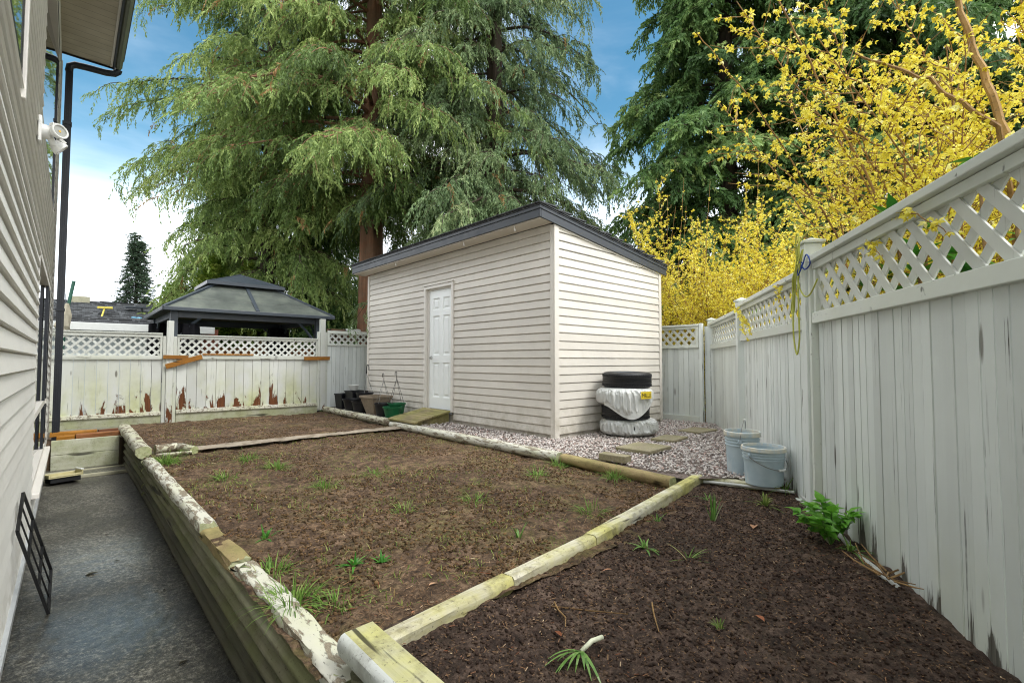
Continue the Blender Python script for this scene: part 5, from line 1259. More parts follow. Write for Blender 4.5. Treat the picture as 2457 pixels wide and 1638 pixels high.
dense_cone('arborvitae', 'low arborvitae lowest in the row at the far left of the gazebo roof', 'shrub', (2.35, 17.9, -.62), 3.9, .9, 'arborvitae_leaf', 23, 1600, SPRT, group='arborvitae behind the gazebo')
dense_cone('hedge_shrub', 'rounded green hedge shrub seen beneath the gazebo roof', 'shrub', (4.0, 18.0, -.62), 2.8, 1.5, 'cedar_bright', 24, 2200, SPRT)
dense_cone('hedge_shrub', 'dark green shrub beside the shed behind the third fence bay', 'shrub', (6.3, 15.8, -.62), 3.6, 1.3, 'conifer_dark', 25, 2200, SPR)
dense_cone('hedge_shrub', 'leafy green shrub at the foot of the small yellow bush behind the shed', 'shrub', (9.6, 5.4, -.62), 2.6, 1.0, 'cedar_bright', 26, 1800, SPRT)
dense_cone('hedge_shrub', 'dark leafy shrub low behind the near yellow bush', 'shrub', (6.2, .2, -.62), 2.5, 1.2, 'conifer_dark', 27, 1800, SPRT)

# ------------------------------------------------------------------ forsythia
def forsythia(label, base, stems, nfl_step, fsize, seed, tw_len=.35, tw_step=.11, fl_from=.3, dens=1.0, extra=()):
    rng = np.random.default_rng(seed); t = thing('forsythia_bush', label, 'shrub', (base[0][0], base[0][1], base[0][2]))
    st = MB(); FP = []; FA = []
    def stem(b, az, el, L, r, arch):
        pts = []; n = 12; d = np.array([math.cos(az) * math.cos(el), math.sin(az) * math.cos(el), math.sin(el)])
        wob = rng.normal(0, .02, (n + 1, 3)).cumsum(0) * .6
        for i in range(n + 1):
            s = i / n; pts.append(np.array(b) + d * L * s + np.array([0, 0, -arch * L * s * s]) + wob[i] * L * .35)
        return pts
    def line(pts, r0, r1, n=5): st.tube(pts, [r0 + (r1 - r0) * i / (len(pts) - 1) for i in range(len(pts))], n, cap=False)
    def flowers(pts, f0, step, prob):
        d = 0.0
        for a, b in zip(pts, pts[1:]):
            Ls = np.linalg.norm(b - a); k = int(Ls / step + rng.random())
            for _ in range(k):
                if rng.random() < prob * (.35 + 1.3 * float(vnoise(np.array(d * 4 + len(FP) * .013), np.array(seed + .5), seed))):
                    u = rng.random(); p = a + (b - a) * u
                    for _q in range(rng.integers(1, 4)): FP.append(p + rng.normal(0, .012, 3)); FA.append(0)
            d += Ls
    def okp(p): return not ((in_fence(p[0], p[1]) > -.07 and p[0] < 7.82 and p[2] < 1.86) or (p[0] < 7.5 and p[1] > 4.15 and p[2] < 2.70))
    def cut(pts):
        for i, p in enumerate(pts):
            if not okp(p): return pts[:i]
        return pts
    def branchy(pts, r0, L, lev=0):
        pts = cut(pts)
        if len(pts) < 4: return
        line(pts, r0, r0 * .3, 6 if lev == 0 else 4)
        n = max(1, int(L / tw_step))
        for j in range(n):
            s = .12 + .85 * (j + rng.random()) / n; i0 = min(len(pts) - 2, int(s * (len(pts) - 1))); p = pts[i0] + (pts[i0 + 1] - pts[i0]) * (s * (len(pts) - 1) - i0)
            d = pts[i0 + 1] - pts[i0]; d /= np.linalg.norm(d); o = rng.normal(0, 1, 3); o -= d * o.dot(d); o /= np.linalg.norm(o)
            dd = d * .55 + o * .8 + np.array([0, 0, .22]); dd /= np.linalg.norm(dd); l = tw_len * rng.uniform(.4, 1.5) * (1.1 - .4 * s)
            tp = [p + dd * l * q / 4 + np.array([0, 0, -.10 * l * (q / 4) ** 2]) + rng.normal(0, .006, 3) * q for q in range(5)]
            tp = cut(tp)
            if len(tp) < 2: continue
            line(tp, .0035, .0014, 4); flowers(tp, 0, nfl_step, dens * (1 if s > fl_from * .6 else .35))
        flowers(pts[int(len(pts) * fl_from):], 0, nfl_step * 1.3, dens * .7)
    for (bi, az, el, L, arch) in stems:
        b = np.array(base[bi]) + rng.normal(0, .06, 3) * np.array([1, 1, 0]); branchy(stem(b, az, el, L, .01, arch), .009, L)
    for pts, r, fl in extra:
        q = [np.array(p, float) for p in pts]; fine = []
        for i in range(len(q) - 1):
            for k in range(8): fine.append(q[i] + (q[i + 1] - q[i]) * k / 8 + rng.normal(0, .004, 3))
        fine.append(q[-1]); line(fine, r, r * .35, 6); flowers(fine, 0, nfl_step, fl)
    st.build('stems', MAT['forsythia_stem'], t)
    P = np.array(FP); N = len(P)
    # four strap petals hanging from a short tube
    tm = []
    for _ in range(6):
        Q = []
        for k in range(4):
            a = k * PI / 2 + rng.normal(0, .15); d = np.array([math.cos(a) * .8, math.sin(a) * .8, -.75 + rng.normal(0, .2)])
            Q.append(rhomb(np.zeros(3), d, np.cross(d, np.array([0, 0, 1.])) + rng.normal(0, .15, 3), 1.0, .27))
        tm.append(np.array(Q))
    V, ids = place(tm, P, rng.random(N) * 6.28, rng.normal(0, .7, N), rng.normal(0, .7, N), fsize * rng.uniform(.7, 1.25, N), rng)
    np_mesh('blossoms', V, 4, MAT['forsythia_flower'], t, np.clip(.55 + rng.normal(0, .22, N)[ids], 0, 1)); return t, N
rs = np.random.default_rng(33)
bs = [(4.5, .40, -.2), (3.95, .05, -.2), (4.8, -.1, -.2), (5.2, -.5, -.2), (4.4, -.45, -.2)]
stems = []
for i in range(92):
    bi = int(rs.integers(0, 5)); stems.append((bi, rs.uniform(0, 6.28), rs.uniform(1.0, 1.5), rs.uniform(2.3, 4.3), rs.uniform(.02, .12)))
big_extra = [([(4.3, .75, .9), (3.95, .80, 1.6), (3.69, .95, 2.05), (3.42, 1.27, 2.8), (3.2, 1.55, 3.32)], .009, .28), ([(3.69, .95, 2.05), (3.55, 1.12, 2.3), (3.44, 1.22, 2.42)], .005, .3),
             ([(4.2, .55, 1.2), (3.80, .52, 2.35), (3.63, .66, 2.72), (3.40, 1.0, 3.0), (3.18, 1.3, 3.22)], .007, .9), ([(4.3, .5, .9), (3.78, .56, 1.75), (3.45, .82, 2.6), (3.18, 1.03, 3.3), (2.9, 1.3, 4.0)], .010, .12),
             ([(4.25, .6, 1.1), (3.72, .62, 1.80), (3.45, .95, 2.05), (3.30, 1.12, 2.20)], .006, .95), ([(3.7, -.1, .6), (3.20, .02, 1.9), (3.25, .15, 2.5), (3.25, .25, 3.0), (3.1, .4, 3.6)], .022, .1),
             ([(3.6, .0, 1.0), (3.05, .08, 2.05), (2.9, .3, 2.3), (2.78, .55, 2.5)], .014, .5), ([(4.3, .5, 1.2), (3.85, .45, 2.0), (3.6, .6, 2.3), (3.3, .9, 2.55)], .012, .8),
             ([(3.9, .3, 1.4), (3.40, .62, 1.72), (3.05, .56, 1.60), (2.98, .50, 1.52)], .005, .6), ([(3.7, .2, 1.4), (3.0, .45, 1.74), (2.62, .32, 1.62), (2.50, .22, 1.50)], .005, .55),
             ([(4.8, 1.2, 1.5), (4.45, 1.48, 1.66), (4.25, 1.40, 1.52), (4.2, 1.36, 1.4)], .005, .4), ([(6.3, 2.4, 1.4), (5.7, 2.35, 1.62), (5.2, 2.05, 1.42), (4.95, 1.88, 1.28)], .005, .9), ([(6.2, 2.2, 1.2), (5.6, 2.22, 1.5), (5.3, 2.12, 1.36), (5.15, 2.0, 1.22)], .004, .9)]
_, NS['F1'] = forsythia('large forsythia in full yellow bloom arching over the fence at the upper right', bs, stems, .024, .027, 41, .42, .065, .32, .40, big_extra)
bs2 = [(8.6, 4.3, -.2), (9.0, 3.8, -.2), (9.0, 4.7, -.2)]; stems2 = []
for i in range(125):
    stems2.append((int(rs.integers(0, 3)), rs.uniform(0, 6.28), rs.uniform(.85, 1.45), rs.uniform(2.8, 4.9), rs.uniform(.03, .14)))
wh = []
for i in range(9):
    x, y = 8.6 + rs.uniform(-.7, 1.0), 4.0 + rs.uniform(-.9, .9); wh.append(([(8.8, 4.0, .5), (x, y, 2.4), (x + rs.normal(0, .15), y + rs.normal(0, .15), 4.0 + rs.uniform(-.2, .7))], .008, .25))
_, NS['F2'] = forsythia('smaller yellow forsythia filling the fence corner right of the shed', bs2, stems2, .032, .031, 42, .45, .10, .30, .62, wh)
bs3 = [(7.3, 2.6, -.2)]; stems3 = [(0, rs.uniform(0, 6.28), rs.uniform(.7, 1.3), rs.uniform(1.6, 2.5), rs.uniform(.05, .2)) for i in range(26)]
_, NS['F3'] = forsythia('low sparse forsythia behind the middle of the diagonal fence', bs3, stems3, .05, .028, 43, .4, .12, .3, .5)
# broad leaved shrubs behind the fence
def leaf_blade(p, d, L, w, nrm, fold=.25, curl=.25):
    d = np.array(d, float) / np.linalg.norm(d); s = np.cross(d, nrm); s /= np.linalg.norm(s); nn = np.cross(s, d); Q = []
    ws = [.12, .75, 1.0, .8, .35, .02]; c = []
    for i, q in enumerate(ws):
        t = i / 5; c.append((np.array(p) + d * L * t - nn * curl * L * t * t * -1 * -1, w * q))
    for (a, wa), (b, wb) in zip(c, c[1:]):
        Q.append([a, b, b + s * wb + nn * fold * wb, a + s * wa + nn * fold * wa]); Q.append([a, a - s * wa + nn * fold * wa, b - s * wb + nn * fold * wb, b])
    return Q
def broad_shrub(label, base, heads, seed, L=.15, n=9):
    rng = np.random.default_rng(seed); t = thing('broadleaf_shrub', label, 'shrub', base); Q = []; T = []; st = MB()
    for h in heads:
        st.tube([base, ((base[0] + h[0]) / 2, (base[1] + h[1]) / 2, (base[2] * .4 + h[2] * .6)), h], [.012, .009, .006], 6)
        for k in range(n):
            a = k * 2.4 + rng.normal(0, .2); e = rng.uniform(-.15, .9); d = np.array([math.cos(a) * math.cos(e), math.sin(a) * math.cos(e), math.sin(e)])
            q = leaf_blade(h, d, L * rng.uniform(.7, 1.15), L * .19, np.array([0, 0, 1.]) + rng.normal(0, .1, 3)); Q += q; T += [np.clip(rng.normal(.45, .25), 0, 1)] * len(q)
    st.build('stems', MAT['twig'], t); np_mesh('leaves', np.array(Q), 4, MAT['broad_leaf'], t, np.array(T)); return t
broad_shrub('glossy broadleaf shrub poking above the fence cap between the yellow branches', (3.72, .50, -.2), [(3.62, .56, 1.86), (3.50, .52, 1.84), (3.75, .62, 1.80), (3.45, .38, 1.7), (3.6, .4, 1.5), (3.3, .4, 1.45)], 51)
broad_shrub('single large glossy leaves standing behind the nearest fence cap', (2.95, .10, -.2), [(2.86, .14, 1.86), (2.80, .02, 1.78), (2.9, .0, 1.5), (3.0, .2, 1.45)], 52, .14, 6)
broad_shrub('broadleaf shrub visible through the lattice of the nearest fence bay', (3.4, .35, -.2), [(3.25, .40, 1.55), (3.1, .25, 1.5), (3.55, .58, 1.5), (3.7, .7, 1.45), (3.0, .2, 1.4), (3.4, .5, 1.38)], 53, .14, 10)
# spiky rosette above the fence
def blades(P, n, L, rng, spread=.9, w=.006, base_r=.02, droop=.5, segs=4):
    Q = []
    for _ in range(n):
        a = rng.random() * 6.28; r = base_r * math.sqrt(rng.random()); e = rng.uniform(PI / 2 - spread, PI / 2); l = L * rng.uniform(.5, 1.15)
        d = np.array([math.cos(a) * math.cos(e), math.sin(a) * math.cos(e), math.sin(e)]); p = np.array([P[0] + r * math.cos(a), P[1] + r * math.sin(a), P[2]])
        s = np.array([-math.sin(a + rng.normal(0, .6)), math.cos(a), 0]); s /= np.linalg.norm(s); pts = []
        dr = droop * rng.uniform(.4, 1.4)
        for i in range(segs + 1):
            t = i / segs; pts.append((p + d * l * t + np.array([d[0] * .25, d[1] * .25, -dr]) * l * t * t, w * (1 - t) ** .7 + .0004))
        for (A, wa), (B_, wb) in zip(pts, pts[1:]): Q.append([A - s * wa, A + s * wa, B_ + s * wb, B_ - s * wb])
    return Q
rg = np.random.default_rng(60)
t = thing('spiky_plant', 'pale green spiky plant showing above the middle fence cap', 'plant', (6.2, 2.35, 1.2))
Q = blades((6.2, 2.3, 1.55), 46, .30, rg, 1.2, .010, .03, .4); np_mesh('leaves', np.array(Q), 4, MAT['grass_blade'], t, np.full(len(Q), .7) + rg.normal(0, .1, len(Q)))
m = MB(); m.tube([(6.2, 2.3, -.3), (6.2, 2.3, 1.56)], .02, 6); m.build('stem', MAT['twig'], t)

# ------------------------------------------------------------------ garden plants and weeds
def zs_(x, y): return float(soil_z(np.array([x]), np.array([y]))[0])
def zd_(x, y): return float(dark_z(np.array([x]), np.array([y]))[0])
tufts = [(.78, 2.33, .15, 90, 'big bright grass clump overhanging the wall log in the foreground'), (.80, 6.35, .17, 90, 'grass clump at the wall edge beside the small log square'), (1.69, 4.29, .11, 40, 'fine grass tuft in the middle of the brown bed, nearest the wall'),
         (1.61, 5.35, .14, 60, 'wide grass patch in the brown bed below the concrete strip'), (1.50, 5.98, .12, 45, 'grass tuft left of the wide patch in the brown bed'), (2.25, 4.45, .10, 30, 'small grass tuft right of centre in the brown bed'),
         (3.28, 3.21, .10, 40, 'pale grey-green tuft near the right border log'), (2.38, 3.02, .11, 40, 'thin grass tuft in the middle right of the brown bed'), (2.84, 2.23, .12, 30, 'leek-like tuft close to the far divider timber'),
         (.82, 2.75, .12, 50, 'grass tuft growing over the broken wall log'), (1.16, 7.30, .12, 60, 'grass clump at the left end of the concrete strip'), (1.13, 5.25, .12, 45, 'low grass patch near the wall half way along the bed'), (1.89, 3.24, .09, 28, 'small weedy tuft in the centre of the brown bed'),
         (3.80, 3.4, .13, 60, 'grass growing along the inner side of the white border log'), (3.78, 2.7, .13, 50, 'grass at the foot of the brown border log'), (.92, 2.18, .09, 30, 'sprawling weed tuft just right of the big foreground clump'), (1.05, 6.9, .1, 30, 'grass tuft inside the small log square')]
for x, y, L, n, lab in tufts:
    z = zs_(x, y) - .005; Q = blades((0, 0, 0), int(n * 1.8), L * 1.35, rg, 1.15, .0030, .09, .65)
    o = np_mesh('grass_tuft', np.array(Q), 4, MAT['grass_blade'], None, np.clip(np.repeat(rg.normal(.5, .2, len(Q) // 4), 4), 0, 1)); o.location = (x, y, z); tag(o, lab, 'grass tuft', 'grass tufts in the soil')
def sprout(x, y, zf, L, n, lab, mat='leek_leaf', spread=.6, w=.006, droop=.3, name='sprout', cat='plant'):
    Q = blades((0, 0, 0), n, L, rg, spread, w, .012, droop, 5); o = np_mesh(name, np.array(Q), 4, MAT[mat], None, np.clip(np.repeat(rg.normal(.4, .2, len(Q) // 5), 5), 0, 1))
    o.location = (x, y, zf(x, y) - .004); return tag(o, lab, cat)
sprout(3.33, 1.55, zd_, .21, 14, 'upright tuft of onion leaves in the dark bed', 'leek_leaf', .55, .0055, .15)
sprout(3.92, 1.42, zd_, .15, 26, 'pale flattened leafy weed near the pails', 'weed_blade', 1.35, .009, .5)
sprout(4.40, 1.44, zd_, .2, 22, 'loose green weed at the fence foot beside the shorter pail', 'grass_blade', 1.1, .005, .6)
sprout(3.02, 1.80, zd_, .13, 12, 'small leaning onion sprout beside the divider timber', 'leek_leaf', 1.1, .005, .5)
sprout(2.60, 1.36, zd_, .13, 12, 'sprawling thin weed in the middle of the dark bed', 'grass_blade', 1.4, .004, .4)
sprout(2.55, 1.60, zd_, .10, 16, 'small leafy weed left of the sprawling one', 'leek_leaf', 1.3, .008, .5)
sprout(3.75, 1.78, zd_, .2, 8, 'pale bent onion stalks at the corner near the mossy board', 'leek_leaf', 1.2, .005, .8)
sprout(2.02, .92, zd_, .06, 22, 'tiny feathery weed in the foreground of the dark bed', 'weed_blade', 1.3, .004, .4)
sprout(1.16, 2.52, zs_, .09, 14, 'broad leaved seedling rosette near the wall', 'broad_leaf', 1.3, .011, .4)
sprout(1.30, 2.48, zs_, .07, 12, 'small round leaved weed in the front of the brown bed', 'broad_leaf', 1.2, .009, .4)
sprout(2.10, 2.22, zs_, .12, 8, 'upright pale shoot close to the middle divider timber', 'leek_leaf', .7, .006, .3)
sprout(.93, 3.28, zs_, .11, 14, 'grey green rosette beside the gap in the wall log', 'broad_leaf', 1.25, .010, .4)
# leafy vegetable by the fence
t = thing('leafy_vegetable', 'bright green lobed leafy plant against the fence foot', 'plant', (3.40, .85, -.12)); Q = []; T = []; st = MB(); r5 = np.random.default_rng(71)
for k in range(11):
    a = k * 2.4; e = r5.uniform(.75, 1.35); L = r5.uniform(.16, .27); bx = np.array([3.38, .86, zd_(3.38, .86)])
    d = np.array([math.cos(a) * math.cos(e), math.sin(a) * math.cos(e), math.sin(e)]) + np.array([-.1, .12, 0]); tip = bx + d * L; st.tube([bx, bx + d * L * .5 + np.array([0, 0, .01]), tip], [.006, .005, .003], 5)
    for q in range(6):
        s = .45 + .55 * q / 5; p = bx + d * L * s
        for sd in (-1, 1):
            o2 = np.cross(d, [0, 0, 1.]); o2 /= np.linalg.norm(o2); dd = o2 * sd + d * .7 + r5.normal(0, .15, 3); qd = leaf_blade(p, dd, .075 * r5.uniform(.7, 1.2), .024, np.array([0, 0, 1.]) + r5.normal(0, .3, 3), .2, .5); Q += qd; T += [np.clip(r5.normal(.5, .2), 0, 1)] * len(qd)
    qd = leaf_blade(tip, d, .08, .03, np.array([0, 0, 1.]), .2, .6); Q += qd; T += [.6] * len(qd)
st.build('stalks', MAT['leek_leaf'], t); np_mesh('leaves', np.array(Q), 4, MAT['veg_leaf'], t, np.array(T))
sprout(3.28, .74, zd_, .17, 16, 'floppy green leaves drooping in front of the lobed plant', 'grass_blade', 1.3, .006, .7)
# pulled leek lying in the foreground
t = thing('pulled_leek', 'pulled leek with white stalk and fanned green leaves lying in the dark soil', 'leek', (1.42, 1.17, -.09)); z = zd_(1.42, 1.17) + .02
A = np.array([1.545, 1.165, z + .012]); Bp = np.array([1.43, 1.175, z]); m = MB(); m.tube([A, (A + Bp) / 2 + np.array([0, 0, .012]), Bp], [.009, .009, .008], 10); m.build('stalk', MAT['leek_stalk'], t, smooth=True)
m = MB(); Q = []
for k in range(11):
    a = PI + .35 + (k - 5) * .16 + r5.normal(0, .05); l = r5.uniform(.09, .17); d = np.array([math.cos(a), math.sin(a), r5.uniform(-.05, .25)]); s = np.array([-d[1], d[0], .2]); pts = []
    for i in range(6): u = i / 5; pts.append((Bp + d * l * u + np.array([0, 0, .05 * u * (1 - u) - .02 * u * u]), .0065 * (1 - u) ** .5 + .0006))
    for (P0, wa), (P1, wb) in zip(pts, pts[1:]): Q.append([P0 - s * wa, P0 + s * wa, P1 + s * wb, P1 - s * wb])
np_mesh('leaves', np.array(Q), 4, MAT['leek_leaf'], t, np.clip(r5.normal(.4, .15, len(Q)), 0, 1))
# dead leaves and sticks
for x, y, a, L, c, lab in ((2.17, .80, .9, .07, .45, 'reddish dry leaf lying alone in the dark bed'), (2.13, 1.54, 2.4, .055, .7, 'dry brown leaf on the soil near the far divider timber'), (1.31, 2.02, .1, .06, .9, 'pale tan leaf beside the nearest divider timber'), (1.46, 1.30, 1.2, .06, .2, 'dark red dry leaf near the pulled leek'), (3.37, 1.30, .3, .14, .8, 'large pale withered leaf near the onion tuft'), (2.95, .30, 1.9, .05, .75, 'small tan leaf near the fence foot'), (1.12, 1.86, .5, .03, .6, 'orange crumb of leaf at the corner of the foreground timber')):
    z = (zd_ if y < 1.72 + .1 * (x - .8) else zs_)(x, y) + .012; Q = leaf_blade((0, 0, 0), (math.cos(a), math.sin(a), .12), L, L * .17, np.array([.1, .1, 1.]), .3, .3)
    o = np_mesh('dead_leaf', np.array(Q), 4, MAT['dry_leaf'], None, np.full(len(Q), c)); o.location = (x, y, z); tag(o, lab, 'leaf', 'dead leaves on the soil')
for x, y, a, L, c, lab in ((.20, 4.78, 2.9, .10, .35, 'dark wet leaf clump on the pavement near the bar guard'), (.30, 4.95, .4, .05, .3, 'small wet leaf beside the clump on the pavement'), (.46, 3.05, .7, .06, .1, 'black wet leaf on the pavement by the timber wall'), (.30, 5.75, 1.9, .05, .15, 'small dark leaf halfway along the pavement'), (.52, 4.1, 1.1, .04, .2, 'little dark leaf close to the foot of the timber wall')):
    Q = leaf_blade((0, 0, 0), (math.cos(a), math.sin(a), .05), L, L * .22, np.array([.1, .1, 1.]), .3, .2); o = np_mesh('dead_leaf', np.array(Q), 4, MAT['wet_leaf'], None, np.full(len(Q), c)); o.location = (x, y, float(path_z(np.array(x), np.array(y))) + .006); tag(o, lab, 'leaf', 'wet leaves on the pavement')
t = MB(); tp = np.array([3.02, .52, zd_(3.0, .55) + .01])
for k in range(9):
    a = r5.uniform(-.7, 1.0) + (PI if k % 3 == 0 else 0); l = r5.uniform(.12, .34); p0 = tp + np.array([r5.normal(0, .05), r5.normal(0, .04), r5.uniform(0, .03)]); p1 = p0 + np.array([math.cos(a) * l, math.sin(a) * l, r5.uniform(.0, .09)])
    t.tube([p0 - tp, (p0 + p1) / 2 - tp + r5.normal(0, .012, 3), p1 - tp], [.005, .004, .002], 5)
o = t.build('twig_pile', MAT['twig']); o.location = tp; tag(o, 'small pile of pale twigs on the soil by the fence', 'twigs')
for lab, pts in (('thin bent stick lying in the middle of the dark bed', [(1.66, 1.52), (1.61, 1.45), (1.60, 1.40), (1.53, 1.34)]), ('straight thin brown stick pointing to the right in the dark bed', [(1.62, 1.50), (1.72, 1.36), (1.80, 1.22)]), ('forked reddish twig right of the straight stick', [(1.96, 1.20), (1.86, 1.13), (1.78, 1.06)])):
    P = [np.array([x, y, zd_(x, y) + .012]) for x, y in pts]; c = P[1].copy(); m = MB(); m.tube([p - c for p in P], [.0035] * (len(P) - 1) + [.002], 5); o = m.build('stick', MAT['twig']); o.location = c; tag(o, lab, 'stick')
# scattered weeds too many to count
rg2 = np.random.default_rng(81); Q = []; n = 0
while n < 1900:
    x, y = rg2.uniform(.72, 3.95), rg2.uniform(1.95, 10.3)
    if rg2.random() > max(0, (float(fbm(np.array([x * 1.2]), np.array([y * 1.2]), 4, 91)[0]) - .40) * 3.2) * (1.5 if y < 7 else .5): continue
    Q += blades((x, y, zs_(x, y) - .003), int(rg2.integers(2, 6)), rg2.uniform(.025, .075), rg2, 1.25, .0026, .03, .5, 2); n += 1
Q = np.array(Q); tag(np_mesh('sparse_weeds', Q, 4, MAT['weed_blade'], None, np.clip(np.repeat(rg2.normal(.5, .25, len(Q) // 2), 2), 0, 1)), 'sparse short weeds scattered over the brown soil', 'weeds', kind='stuff')

# ------------------------------------------------------------------ gravel, clods, litter
def ico():
    p = (1 + 5 ** .5) / 2; v = np.array([(-1, p, 0), (1, p, 0), (-1, -p, 0), (1, -p, 0), (0, -1, p), (0, 1, p), (0, -1, -p), (0, 1, -p), (p, 0, -1), (p, 0, 1), (-p, 0, -1), (-p, 0, 1)]) / 1.902
    f = np.array([(0, 11, 5), (0, 5, 1), (0, 1, 7), (0, 7, 10), (0, 10, 11), (1, 5, 9), (5, 11, 4), (11, 10, 2), (10, 7, 6), (7, 1, 8), (3, 9, 4), (3, 4, 2), (3, 2, 6), (3, 6, 8), (3, 8, 9), (4, 9, 5), (2, 4, 11), (6, 2, 10), (8, 6, 7), (9, 8, 1)])
    return v, f
IV, IF = ico()
def stones(name, label, P, size, mat, rng, flat=(.45, .8), jit=.25, cat=None):
    N = len(P); V = np.repeat(IV[None], N, 0) * (1 + rng.uniform(-jit, jit, (N, 12, 1))); V *= np.stack([rng.uniform(.8, 1.35, N), rng.uniform(.7, 1.1, N), rng.uniform(*flat, N)], -1)[:, None, :]
    R = rotz(rng.random(N) * 6.28) @ roty(rng.normal(0, .4, N)); V = np.einsum('nij,nvj->nvi', R, V) * size[:, None, None] + P[:, None, :]
    Fc = (IF[None] + (np.arange(N) * 12)[:, None, None]).reshape(-1, 3)
    o = np_indexed(name, V.reshape(-1, 3), Fc, MAT[mat], None, np.repeat(rng.random(N), 20), False); return tag(o, label, cat, kind='stuff')
rg3 = np.random.default_rng(91); P = []
N = 48000; x = rg3.uniform(3.95, 8.0, N); y = rg3.uniform(1.5, 10.4, N)
inshed = (x > 4.66) & (x < 7.36) & (y > 4.25) & (y < 9.7)
near = np.where(y > 5.2, rg3.random(N) < .6, True)
edge = (x > 4.03) & ((x - 4.2) * .57 + (y - 2.07) * .3 > -.02)
ok = ~inshed & (in_fence(x, y) > -.01) & (x < 7.75) & edge & near
x, y = x[ok], y[ok]; P = np.stack([x, y, -.022 + rg3.uniform(0, .016, len(x)) + .012 * (fbm(x * 2, y * 2, 2, 3) - .5)], -1)
NS['gravel'] = len(P)
stones('gravel', 'pale pink-grey gravel around the shed', P, rg3.uniform(.007, .016, len(P)), 'gravel', rg3, cat='gravel')
def scatter(n, x0, x1, y0, y1, rng, pw=1.0):
    y = y0 + (y1 - y0) * rng.random(n) ** pw; return rng.uniform(x0, x1, n), y
x, y = scatter(26000, .74, 3.98, 1.85, 10.3, rg3, 1.6); k = fbm(x * 2.2, y * 2.2, 3, 14) > .44; x, y = x[k], y[k]
stones('soil_clods', 'loose clods of brown earth', np.stack([x, y, soil_z(x, y) + .002], -1), rg3.uniform(.003, .012, len(x)), 'clod', rg3, (.4, .9), .45, 'soil')
x, y = scatter(24000, .86, 4.4, -.6, 2.0, rg3, .8); k = (in_fence(x, y) > .03) & (y < 1.66 + .1 * (x - .8)); x, y = x[k], y[k]
stones('dark_soil_clods', 'loose crumbs of dark earth', np.stack([x, y, dark_z(x, y) + .001], -1), rg3.uniform(.002, .009, len(x)), 'clod_dark', rg3, (.5, .9), .45, 'soil')
def slivers(n, x0, x1, y0, y1, zf, rng, pw, keep, name, label, Lr=(.008, .035)):
    x, y = scatter(n, x0, x1, y0, y1, rng, pw); k = keep(x, y); x, y = x[k], y[k]; N = len(x)
    a = rng.random(N) * 6.28; L = rng.uniform(*Lr, N) * rng.uniform(.4, 1.4, N); w = rng.uniform(.0008, .0022, N); e = rng.normal(0, .25, N)
    d = np.stack([np.cos(a) * np.cos(e), np.sin(a) * np.cos(e), np.sin(e)], -1); s = np.stack([-np.sin(a), np.cos(a), np.zeros(N)], -1); p = np.stack([x, y, zf(x, y) + .006], -1)
    up_ = np.array([0, 0, 1.]) * w[:, None]; sw = s * w[:, None]; q = p + d * L[:, None]
    V = np.stack([np.stack([p - sw, p + up_, q + up_, q - sw], 1), np.stack([p + up_, p + sw, q + sw, q + up_], 1)], 1).reshape(-1, 4, 3)
    return tag(np_mesh(name, V, 4, MAT['litter'], None, np.repeat(rng.random(N), 2)), label, 'litter', kind='stuff')
slivers(10000, .74, 3.98, 1.85, 10.3, soil_z, rg3, 1.5, lambda x, y: fbm(x * 1.6, y * 1.6, 3, 24) > .40, 'soil_litter', 'dry bits of root and straw on the brown soil', (.012, .05))
slivers(9000, .86, 4.4, -.6, 2.0, dark_z, rg3, .85, lambda x, y: (in_fence(x, y) > .03) & (y < 1.66 + .1 * (x - .8)), 'dark_soil_litter', 'dry bits of root and straw on the dark soil', (.004, .020))
x, y = rg3.uniform(7.0, 7.7, 900), rg3.uniform(3.0, 4.6, 900); k = in_fence(x, y) > 0; x, y = x[k], y[k]
print('COUNTS', NS)
# ------------------------------------------------------------------ camera, light, sky
CLOUD, EXPO = 14.0, 1.15
cam = bpy.data.cameras.new('camera'); co = bpy.data.objects.new('camera', cam); COL.objects.link(co)
cam.sensor_width = 36; cam.lens = 1104 / 2352 * 36; cam.clip_start = .05; cam.clip_end = 3000
co.location = (0, 0, 1.0); co.rotation_euler = (rad(90) + math.atan(45 / 1104), 0, -rad(42.6)); SC.camera = co
SUN_EL, SUN_AZ = 52, 158      # azimuth clockwise from +Y
sun = bpy.data.lights.new('sun', 'SUN'); so = bpy.data.objects.new('sun', sun); COL.objects.link(so)
sun.energy = 1.0; sun.angle = rad(18); sun.color = (1, .97, .92)
d = Vector((math.sin(rad(SUN_AZ)) * math.cos(rad(SUN_EL)), math.cos(rad(SUN_AZ)) * math.cos(rad(SUN_EL)), math.sin(rad(SUN_EL))))
so.rotation_euler = d.to_track_quat('Z', 'Y').to_euler(); so.location = d * 60
w = bpy.data.worlds.new('World'); SC.world = w; w.use_nodes = True; nt = w.node_tree; nt.nodes.clear()
def N_(t, **k):
    n = nt.nodes.new('ShaderNode' + t)
    for a, b in k.items(): setattr(n, a, b)
    return n
def MA(op, a, b=None, c=None):
    n = N_('Math', operation=op)
    for i, v in enumerate((a, b, c)):
        if v is None: continue
        if hasattr(v, 'is_linked'): nt.links.new(v, n.inputs[i])
        else: n.inputs[i].default_value = v
    return n.outputs[0]
sky = N_('TexSky', sky_type='NISHITA'); sky.sun_disc = False; sky.sun_elevation = rad(SUN_EL); sky.sun_rotation = rad(SUN_AZ); sky.air_density = 1.2; sky.dust_density = .6; sky.ozone_density = 2.0
tc = N_('TexCoord'); sp = N_('SeparateXYZ'); nt.links.new(tc.outputs['Generated'], sp.inputs[0])
nz = N_('TexNoise'); nz.inputs['Scale'].default_value = 2.6; nz.inputs['Detail'].default_value = 6; nz.inputs['Roughness'].default_value = .55; nz.inputs['Distortion'].default_value = .4
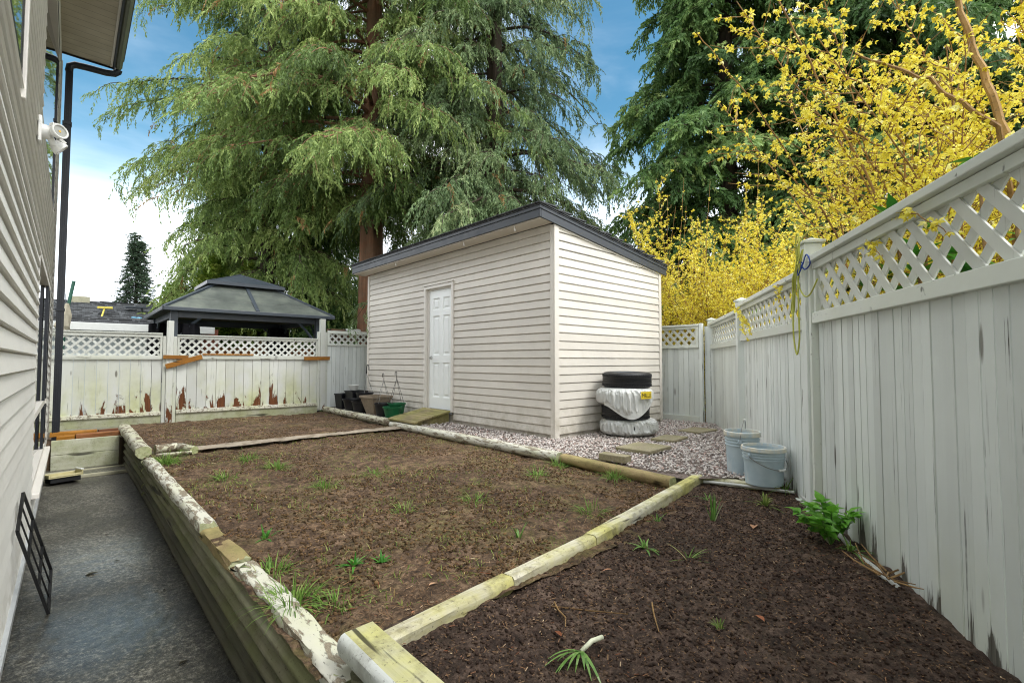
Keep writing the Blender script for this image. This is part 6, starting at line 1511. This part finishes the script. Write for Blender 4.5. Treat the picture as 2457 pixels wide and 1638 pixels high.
mp = N_('Mapping'); mp.inputs['Scale'].default_value = (1, 1, 2.4); nt.links.new(tc.outputs['Generated'], mp.inputs[0]); nt.links.new(mp.outputs[0], nz.inputs['Vector'])
def patch(dirv, r0, r1):
    v = Vector(dirv).normalized(); n = N_('VectorMath', operation='DOT_PRODUCT'); nt.links.new(tc.outputs['Generated'], n.inputs[0]); n.inputs[1].default_value = v
    mr = N_('MapRange', interpolation_type='SMOOTHSTEP'); nt.links.new(n.outputs['Value'], mr.inputs[0]); mr.inputs[1].default_value = math.cos(rad(r1)); mr.inputs[2].default_value = math.cos(rad(r0)); return mr.outputs[0]
p1 = patch((.093, 1.273, .60), 5, 25); p2 = patch((.70, .515, .47), 5, 20)
clear = MA('MAXIMUM', p1, MA('MULTIPLY', p2, 1.0))
fac = MA('MULTIPLY', clear, MA('MULTIPLY_ADD', nz.outputs[0], 1.6, .1))
hz = N_('MapRange', interpolation_type='SMOOTHSTEP'); nt.links.new(sp.outputs[2], hz.inputs[0]); hz.inputs[1].default_value = .10; hz.inputs[2].default_value = .45
fac = MA('MINIMUM', MA('MULTIPLY', fac, hz.outputs[0]), .97)
fac = MA('SUBTRACT', 1.0, MA('POWER', MA('SUBTRACT', 1.0, fac), 1.8))
mul = N_('Mix', data_type='RGBA', blend_type='MULTIPLY'); mul.inputs[0].default_value = 1; nt.links.new(sky.outputs[0], mul.inputs[6]); mul.inputs[7].default_value = (.46, .80, .80, 1)
cl = N_('ValToRGB'); cl.color_ramp.elements[0].position = .34; cl.color_ramp.elements[0].color = (.66, .71, .78, 1); cl.color_ramp.elements[1].position = .62; cl.color_ramp.elements[1].color = (1, 1, 1, 1); nt.links.new(nz.outputs[0], cl.inputs[0])
cs = N_('Mix', data_type='RGBA', blend_type='MULTIPLY'); cs.inputs[0].default_value = 1; nt.links.new(cl.outputs[0], cs.inputs[6]); cs.inputs[7].default_value = (CLOUD, CLOUD, CLOUD, 1)
mx = N_('Mix', data_type='RGBA'); nt.links.new(fac, mx.inputs[0]); nt.links.new(cs.outputs[2], mx.inputs[6]); nt.links.new(mul.outputs[2], mx.inputs[7])
bg = N_('Background'); bg.inputs[1].default_value = .1; nt.links.new(mx.outputs[2], bg.inputs[0]); ow = N_('OutputWorld'); nt.links.new(bg.outputs[0], ow.inputs[0])
vs_ = SC.view_settings; vs_.view_transform = 'Standard'; vs_.look = 'None'; vs_.exposure = EXPO; vs_.gamma = 1
SC.cycles.use_denoising = True; SC.cycles.denoising_prefilter = 'NONE'; SC.cycles.pixel_filter_type = 'BLACKMAN_HARRIS'; SC.cycles.filter_width = 1.1; SC.cycles.max_bounces = 8; SC.cycles.transparent_max_bounces = 4
